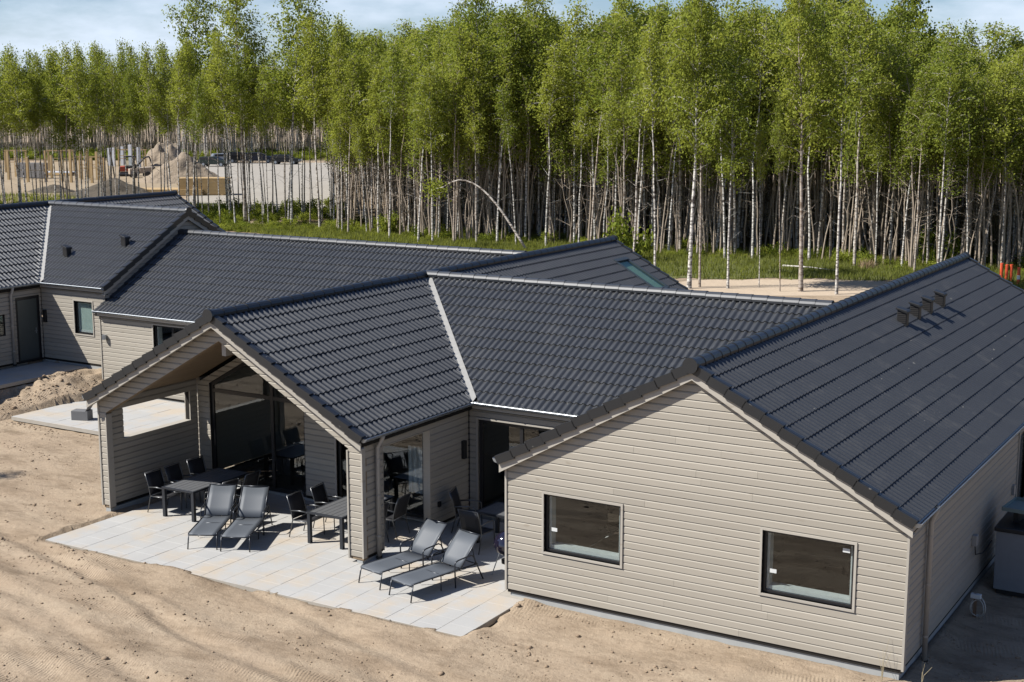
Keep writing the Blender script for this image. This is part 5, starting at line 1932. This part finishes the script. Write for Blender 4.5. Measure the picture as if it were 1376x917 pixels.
def tufts(name, pts, hmin, hmax, mat, seed, blades=5, wd=.03, spr=.12):
    g = np.random.default_rng(seed)
    pts = np.repeat(np.asarray(pts, float), blades, 0)
    n = len(pts)
    off = g.normal(0, spr, (n, 2)); h = g.uniform(hmin, hmax, n)
    az = g.uniform(0, 6.28, n); ln = g.uniform(.1, .55, n) * h
    bx = pts[:, 0] + off[:, 0]; by = pts[:, 1] + off[:, 1]; bz = pts[:, 2]
    ca, sa = np.cos(az), np.sin(az)
    w = wd * g.uniform(.6, 1.3, n)
    V = np.stack([np.stack([bx - sa * w, by + ca * w, bz], -1), np.stack([bx + sa * w, by - ca * w, bz], -1), np.stack([bx + ca * ln, by + sa * ln, bz + h], -1)], 1).reshape(-1, 3)
    o = link(name, np_mesh(name, V, np.arange(n * 3).reshape(-1, 3), mat)); tag(o, kind='stuff')
    return o
GRL = mat_leaf('grass_blade', (0.11, 0.15, 0.03), (0.24, 0.26, 0.08))
pts = []
while len(pts) < 26000:
    x = gr.uniform(-75, 12); lo = grass_lo(x); y = gr.uniform(lo - .3, edge_y(x) + 6)
    pts.append((x, y, .02))
tufts('grass', pts, .08, .38, GRL, 1, 4, .025, .15)
pts = []
while len(pts) < 5000:
    px = gr.uniform(-60, 330); py = gr.uniform(262, 300) if px < 110 else gr.uniform(276, 300)
    x, y, t = on_ground(px, py); pts.append((x, y, ground_z(x, y)))
tufts('weedy_grass', pts, .15, .5, GRL, 2, 5, .03, .3)
DRY = simple('dry_grass_blade', (.38, .27, .15), .8)
x, y, _ = on_ground(1166, 362)
dgt = tufts('dry_tuft', [(x, y, 0)] * 60, .3, .75, DRY, 3, 4, .02, .22)
dgt['kind'] = 'thing'; tag(dgt, 'brown dry grass tussock on the green strip', 'tussock')

# bushes at the foot of the wood (leafy clumps)
def bush_mesh(seed, n=900, mat=None):
    g = np.random.default_rng(seed)
    k = 9
    cs = g.normal(0, 1, (k, 3)) * np.array([.45, .45, .25]) + np.array([0, 0, .55])
    ci = g.integers(0, k, n)
    b = cs[ci] + g.normal(0, .20, (n, 3)); b[:, 2] = np.abs(b[:, 2])
    nn = g.normal(0, 1, (n, 3)); nn /= np.linalg.norm(nn, axis=1)[:, None]
    aa = np.cross(nn, g.normal(0, 1, (n, 3))); aa /= np.linalg.norm(aa, axis=1)[:, None]; bb = np.cross(nn, aa)
    s = g.uniform(.04, .09, n)[:, None]
    V = np.stack([b + aa * s, b + bb * s * .8, b - aa * s, b - bb * s * .8], 1).reshape(-1, 3)
    return np_mesh('bush', V, np.arange(n * 4).reshape(-1, 4), mat)
bsrc = bpy.data.collections.new('bush_sources')
for i in range(3):
    bsrc.objects.link(bpy.data.objects.new('bush_source', bush_mesh(500 + i, 800, LEAF if i else LEAFD)))
P_, R_, S_ = [], [], []
for _ in range(420):
    x = gr.uniform(-64, 20); y = edge_y(x) + abs(gr.normal(0, 3.5)) + .5
    s = gr.uniform(.22, .62) * (1.0 if y > edge_y(x) + 1.5 else .6)
    P_.append((x, y, 0)); R_.append((0, 0, gr.uniform(0, 6.28))); S_.append((s, s, s * gr.uniform(.7, 1.5)))
for _ in range(220):
    px = gr.uniform(-80, 460); x, y, t = on_ground(px, gr.uniform(280, 300)); s = gr.uniform(.3, .9)
    P_.append((x, y, ground_z(x, y))); R_.append((0, 0, gr.uniform(0, 6.28))); S_.append((s, s, s))
for _ in range(900):
    px = gr.uniform(-800, 470); x, y, t = on_ground(px, gr.uniform(205, 216)); s = gr.uniform(.4, 1.2)
    P_.append((x, y, 0)); R_.append((0, 0, gr.uniform(0, 6.28))); S_.append((s, s, s))
instanced('undergrowth', P_, R_, S_, bsrc)
# single bushes that stand out
for (px, py, s, lab) in ((842, 352, 1.5, 'bright green bush right of the end of the far ridge'), (578, 305, .8, 'small light green bush by the tip of the arched trunk'), (520, 316, .9, 'low green bush in the grass left of the arched trunk'), (1255, 352, 1.2, 'green bush at the wood edge above the big ridge')):
    x, y, t = on_ground(px, py)
    b = empty('bush', (x, y, 0), gr.uniform(0, 6), lab, 'bush'); b.scale = (s, s, s * 1.5)
    link('foliage', bush_mesh(600 + px, 1100, LEAF), b)
# ================================================================== building site and car park beyond the left trees
def heap(px, py, rx, ry, h, label, mat, seed, rz=0.0, cat='sand heap', name='sand_heap', sharp=1.0):
    x, y, _ = on_ground(px, py)
    n = 40
    u = np.linspace(-1, 1, n); A, B = np.meshgrid(u, u)
    r = np.sqrt(A ** 2 + B ** 2)
    Z = np.clip(1 - r, 0, 1) ** sharp * h
    Z = Z * (1 + .35 * vnoise(A * 4, B * 4, 1.0, seed)) + .05 * h * vnoise(A * 9, B * 9, .7, seed + 1) * (Z > 0) - .15 * (r > .97)
    V = np.stack([A * rx, B * ry, Z], -1).reshape(-1, 3)
    idx = np.arange(n * n).reshape(n, n)
    Fq = np.stack([idx[:-1, :-1], idx[:-1, 1:], idx[1:, 1:], idx[1:, :-1]], -1).reshape(-1, 4)
    t = empty(name, (x, y, 0.0), rz, label, cat)
    link('heap', np_mesh('heap', V, Fq, mat, True), t)
    return t
def mat_heap(name, a, b):
    M = Mat(name); p = M.pos()
    M.set(M.mix(M.noise(p, .35, 7, .65), a, b), .95, 0, .1); M.bump(M.noise(p, 1.2, 6, .7), 1.0, .25)
    return M.m
SANDM = mat_heap('grey_sand', (.25, .205, .155), (.40, .32, .235))
DARKM = mat_heap('dark_topsoil', (.07, .06, .05), (.17, .145, .11))
heap(243, 244, 5.2, 5.0, 3.3, 'large grey-brown sand heap beside the orange excavator', SANDM, 51, .3)
heap(224, 222, 4.2, 4.5, 4.3, 'pointed reddish sand heap behind the large grey one', SANDM, 53, .8)
heap(152, 263, 5.4, 4.5, 1.7, 'long dark topsoil heap in front of the orange excavator', DARKM, 55, -.3, cat='soil heap', name='soil_heap')
heap(70, 258, 2.8, 2.2, .8, 'low brown soil heap at the left before the timber frames', DARKM, 57, .2, cat='soil heap', name='soil_heap')

# light sandy building ground and the pale car park surface
def flat(name, rowpts, mat, z=.012):
    V = [(*on_ground(a, b)[:2], z) for a, b in rowpts]
    m = bpy.data.meshes.new(name); m.from_pydata(V, [], [tuple(range(len(V)))]); m.materials.append(mat)
    tag(link(name, m), kind='structure')
def mat_flat(name, a, b):
    M = Mat(name); p = M.pos()
    M.set(M.mix(M.noise(p, .12, 7, .65), a, b), .95, 0, .1); M.bump(M.noise(p, 1.0, 6, .7), .6, .15)
    return M.m
flat('building_ground', [(-150, 276), (110, 276), (170, 262), (240, 262), (250, 220), (150, 216), (-150, 222)], mat_flat('tan_building_sand', (.30, .235, .155), (.45, .36, .25)))
flat('car_park', [(250, 292), (455, 292), (452, 219), (262, 219)], mat_flat('pale_gravel', (.34, .31, .27), (.46, .425, .37)), .016)
flat('sand_track', [(840, 398), (1250, 398), (1180, 376), (930, 376)], mat_flat('pale_track_sand', (.48, .38, .28), (.60, .49, .37)), .010)

TIMB = simple('fresh_yellow_timber', (.52, .36, .17), .8, var=.25, scale=1.5)
WRAP = simple('white_post_wrap', (.66, .67, .70), .6)
GREYB = simple('grey_brick_stack', (.20, .19, .185), .9, var=.3, scale=3)
def post(px, py, top, w, mat, lab, name='timber_post', cat='post', grp='upright posts on the building site'):
    x, y, t = on_ground(px, py)
    H = height_for((x, y), top)
    e = empty(name, (x, y, 0), .4, lab, cat, grp)
    MB().box(-w, w, -w, w, 0, max(.8, H)).build('shaft', mat, e)
rr = random.Random(4)
for px in (148, 153, 165, 176, 187):
    post(px, 224 + rr.uniform(-2, 2), 196 - rr.uniform(0, 6), .22, WRAP, 'white wrapped upright post ' + ('left' if px < 160 else 'behind' if px < 180 else 'right') + ' of the orange excavator', 'wrapped_post')
for px in (12, 22, 30, 38, 62, 70, 84, 96, 103, 110, 118, 124, 131, 136, 141):
    post(px, 242 + rr.uniform(-6, 5), 200 + rr.uniform(-4, 10), .13, TIMB, 'yellow timber stud ' + ('before the far left timber wall' if px < 50 else 'between the two left timber walls' if px < 90 else 'before the white wrapped posts' if px < 120 else 'at the left end of the dark soil heap'))
def frame(px0, px1, py, top, lab):
    x0, y0, _ = on_ground(px0, py); x1, y1, _ = on_ground(px1, py)
    H = height_for((x0, y0), top)
    e = empty('stud_wall', (x0, y0, 0), math.atan2(y1 - y0, x1 - x0), lab, 'stud wall')
    L = math.hypot(x1 - x0, y1 - y0)
    n = max(2, int(L / 2.2))
    for i in range(n + 1):
        MB().box(L * i / n - .1, L * i / n + .1, -.1, .1, 0, H - .16).build('stud', TIMB, e)
    MB().box(-.2, L + .2, -.12, .12, H - .155, H).build('top_beam', TIMB, e)
    for i in range(2):
        MB().box(0, L, -.08, .08, H * .45 + i * .4, H * .45 + i * .4 + .09).build('rail', TIMB, e)
frame(160, 196, 224, 197, 'open timber door frame behind the orange excavator')
frame(8, 36, 232, 198, 'timber wall frame at the far left of the building site')
frame(66, 100, 230, 198, 'timber wall frame left of the white posts')
frame(108, 134, 240, 206, 'low timber frame nearer the dark soil heap')
# brick stack and plank stacks
x, y, _ = on_ground(24, 240)
e = empty('pallet_stack', (x, y, 0), .3, 'grey stack of building blocks at the left of the building site', 'block stack')
for i in range(3):
    for j in range(2):
        MB().box(i * 1.25, i * 1.25 + 1.15, 0, 1.0, j * .95 + .1, j * .95 + .98).build('block_pack', GREYB, e, bevel=.03)
for (px, py, L, W, H, rz, lab) in ((222, 262, 8.5, 3.2, .7, .55, 'low stack of yellow boards in front of the large sand heap'), (276, 262, 5.0, 2.4, 1.7, .6, 'high stack of yellow boards beside the pale car park'), (80, 236, 4.0, 1.5, .5, .2, 'white covered board stack between the timber studs')):
    x, y, _ = on_ground(px, py)
    e = empty('board_stack', (x, y, 0), rz, lab, 'board stack')
    k = int(H / .14)
    for j in range(k):
        for q in range(3):
            w = W / 3
            MB().box(-L / 2 + rr.uniform(-.15, .15), L / 2 + rr.uniform(-.15, .15), -W / 2 + q * w + .02, -W / 2 + (q + 1) * w - .02, .1 + j * .14, .1 + j * .14 + .12).build('board', WRAP if 'white' in lab and j == k - 1 else TIMB, e)
    MB().box(-L * .4, -L * .35, -W / 2, W / 2, 0, .099).box(L * .35, L * .4, -W / 2, W / 2, 0, .099).build('bearer', TIMB, e)

# small excavator and dumper
ORA = simple('orange_machine_paint', (.52, .085, .035), .45)
MBLK = simple('dark_machine_steel', (.035, .035, .04), .5, .2)
CREAM = simple('cream_machine_paint', (.50, .40, .30), .5)
x, y, _ = on_ground(172, 237)
ex = empty('mini_excavator', (x, y, 0), .75, 'small orange excavator with black cab on the building site', 'excavator')
for s in (-1, 1):
    MB().tube([(-.95, s * .62, .28), (.95, s * .62, .28)], .27, 10).box(-.95, .95, s * .62 - .17, s * .62 + .17, .02, .52).build('track', MBLK, ex)
MB().prism([(-1.05, -.72, .62), (.9, -.72, .62), (.9, -.72, 1.02), (-.3, -.72, 1.30), (-1.05, -.72, 1.25)], (0, 1.44, 0)).build('body', ORA, ex, bevel=.06)
cabx = MB()
for (a, b) in ((-.25, -.68), (.80, -.68), (-.25, .28), (.80, .28)):
    cabx.box(a - .04, a + .04, b - .04, b + .04, 1.0, 2.45)
cabx.box(-.32, .88, -.75, .35, 2.45, 2.58).box(-.3, .86, -.73, .33, 1.0, 1.35)
cb_ = cabx.build('cab', MBLK, ex)
MB().box(-.2, .76, -.72, -.70, 1.35, 2.45).box(.82, .84, -.63, .24, 1.35, 2.45).build('cab_window', GLASS, cb_)
MB().tube([(.9, .45, 1.0), (2.2, .45, 2.35), (2.7, .45, 2.45)], .11, 8).build('boom', MBLK, ex)
MB().tube([(2.7, .45, 2.45), (3.1, .45, 1.3)], .09, 8).build('arm', MBLK, ex)
MB().prism([(3.0, .2, 1.35), (3.45, .2, 1.0), (3.1, .2, .75), (2.8, .2, 1.0)], (0, .5, 0)).build('bucket', MBLK, ex)
x, y, _ = on_ground(190, 239)
dp = empty('mini_dumper', (x, y, 0), 1.0, 'cream coloured small dumper beside the orange excavator', 'dumper')
MB().prism([(-.2, -.6, .55), (1.2, -.6, .65), (1.5, -.6, 1.35), (-.3, -.6, 1.25)], (0, 1.2, 0)).build('skip', CREAM, dp, bevel=.04)
MB().box(-1.5, -.25, -.5, .5, .45, 1.15).build('body', CREAM, dp, bevel=.06)
MB().box(-1.0, -.6, -.3, .3, 1.15, 1.7).build('seat', MBLK, dp, bevel=.04)
for sx in (-1.0, .7):
    for s in (-1, 1):
        MB().tube([(sx, s * .52, .38), (sx, s * .78, .38)], .38, 14).build('wheel', MBLK, dp)
MB().tube([(-.9, -.48, 1.1), (-.9, -.48, 2.1), (-.9, .48, 2.1), (-.9, .48, 1.1)], .04, 6).build('roll_bar', MBLK, dp)

# parked cars
def car(px, py, rz, paint, lab, estate=True, k=1.0):
    x, y, _ = on_ground(px, py)
    c = empty('parked_car', (x, y, 0), rz, lab, 'car', 'cars parked at the far side of the pale car park')
    prof = [(-2.2, .35), (-2.25, .75), (-2.1, .98), (-1.95, 1.42), (.3, 1.46), (1.15, .98), (2.05, .86), (2.25, .6), (2.2, .32)]
    MB().prism([(a, -.86, b * k) for a, b in prof], (0, 1.72, 0)).build('body', paint, c, bevel=.09)
    for s in (-1, 1):
        MB().prism([(-1.75, s * .865, 1.02 * k), (.85, s * .865, 1.0 * k), (.25, s * .865, 1.38 * k), (-1.7, s * .865, 1.36 * k)], (0, s * .01, 0)).build('side_window', BLACKF, c)
    MB().obox((1.13, -.74, 1.0 * k), (-.80, 0, .43 * k), (0, 1.48, 0), (.012, 0, .02)).build('windscreen', BLACKF, c)
    for sx in (-1.35, 1.4):
        for s in (-1, 1):
            w = MB().tube([(sx, s * .70, .33), (sx, s * .88, .33)], .33, 16).build('wheel', MBLK, c)
            MB().tube([(sx, s * .881, .33), (sx, s * .895, .33)], .20, 12).build('rim', ZINC, w)
    for s in (-1, 1):
        MB().box(2.2, 2.26, s * .7 - .16, s * .7 + .16, .58, .72).build('headlight', WHITEF, c)
    return c
carG = simple('dark_green_car_paint', (.03, .045, .04), .25, .3)
carB = simple('black_car_paint', (.015, .017, .022), .22, .3)
carS = simple('silver_car_paint', (.45, .50, .58), .3, .5)
carW = simple('dark_blue_car_paint', (.03, .04, .07), .25, .3)
car(288, 224, .35, carG, 'dark green car at the left end of the parked row')
car(303, 219, .9, carS, 'silver car partly hidden by birch trunks in the parked row')
car(325, 219, .6, carB, 'black car in the middle of the parked row', k=1.15)
car(348, 219, .7, carW, 'dark blue car right of the black car in the parked row', k=1.1)
car(384, 221, .4, carB, 'dark car at the right end of the parked row')

# orange and white marker posts at the right
RED = simple('orange_marker_plastic', (.75, .10, .03), .5)
for i, (px, py, lab) in enumerate(((1345, 377, 'leftmost small orange marker post at the edge of the big roof'), (1352, 379, 'second orange marker post from the left beside the big roof'), (1358, 379, 'third orange marker post standing close to its left neighbour'), (1368, 383, 'orange and white marker post standing apart on the right'))):
    x, y, _ = on_ground(px, py)
    e = empty('marker_post', (x, y, 0), 0, lab, 'marker post', 'orange marker posts on the grass')
    MB().box(-.15, .15, -.15, .15, 0, .05).build('foot', MBLK, e)
    MB().tube([(0, 0, .05), (0, 0, .95)], .085, 10).build('shaft', RED, e)
    if i == 3: MB().tube([(0, 0, .30), (0, 0, .52)], .088, 10).build('white_band', WHITEF, e)
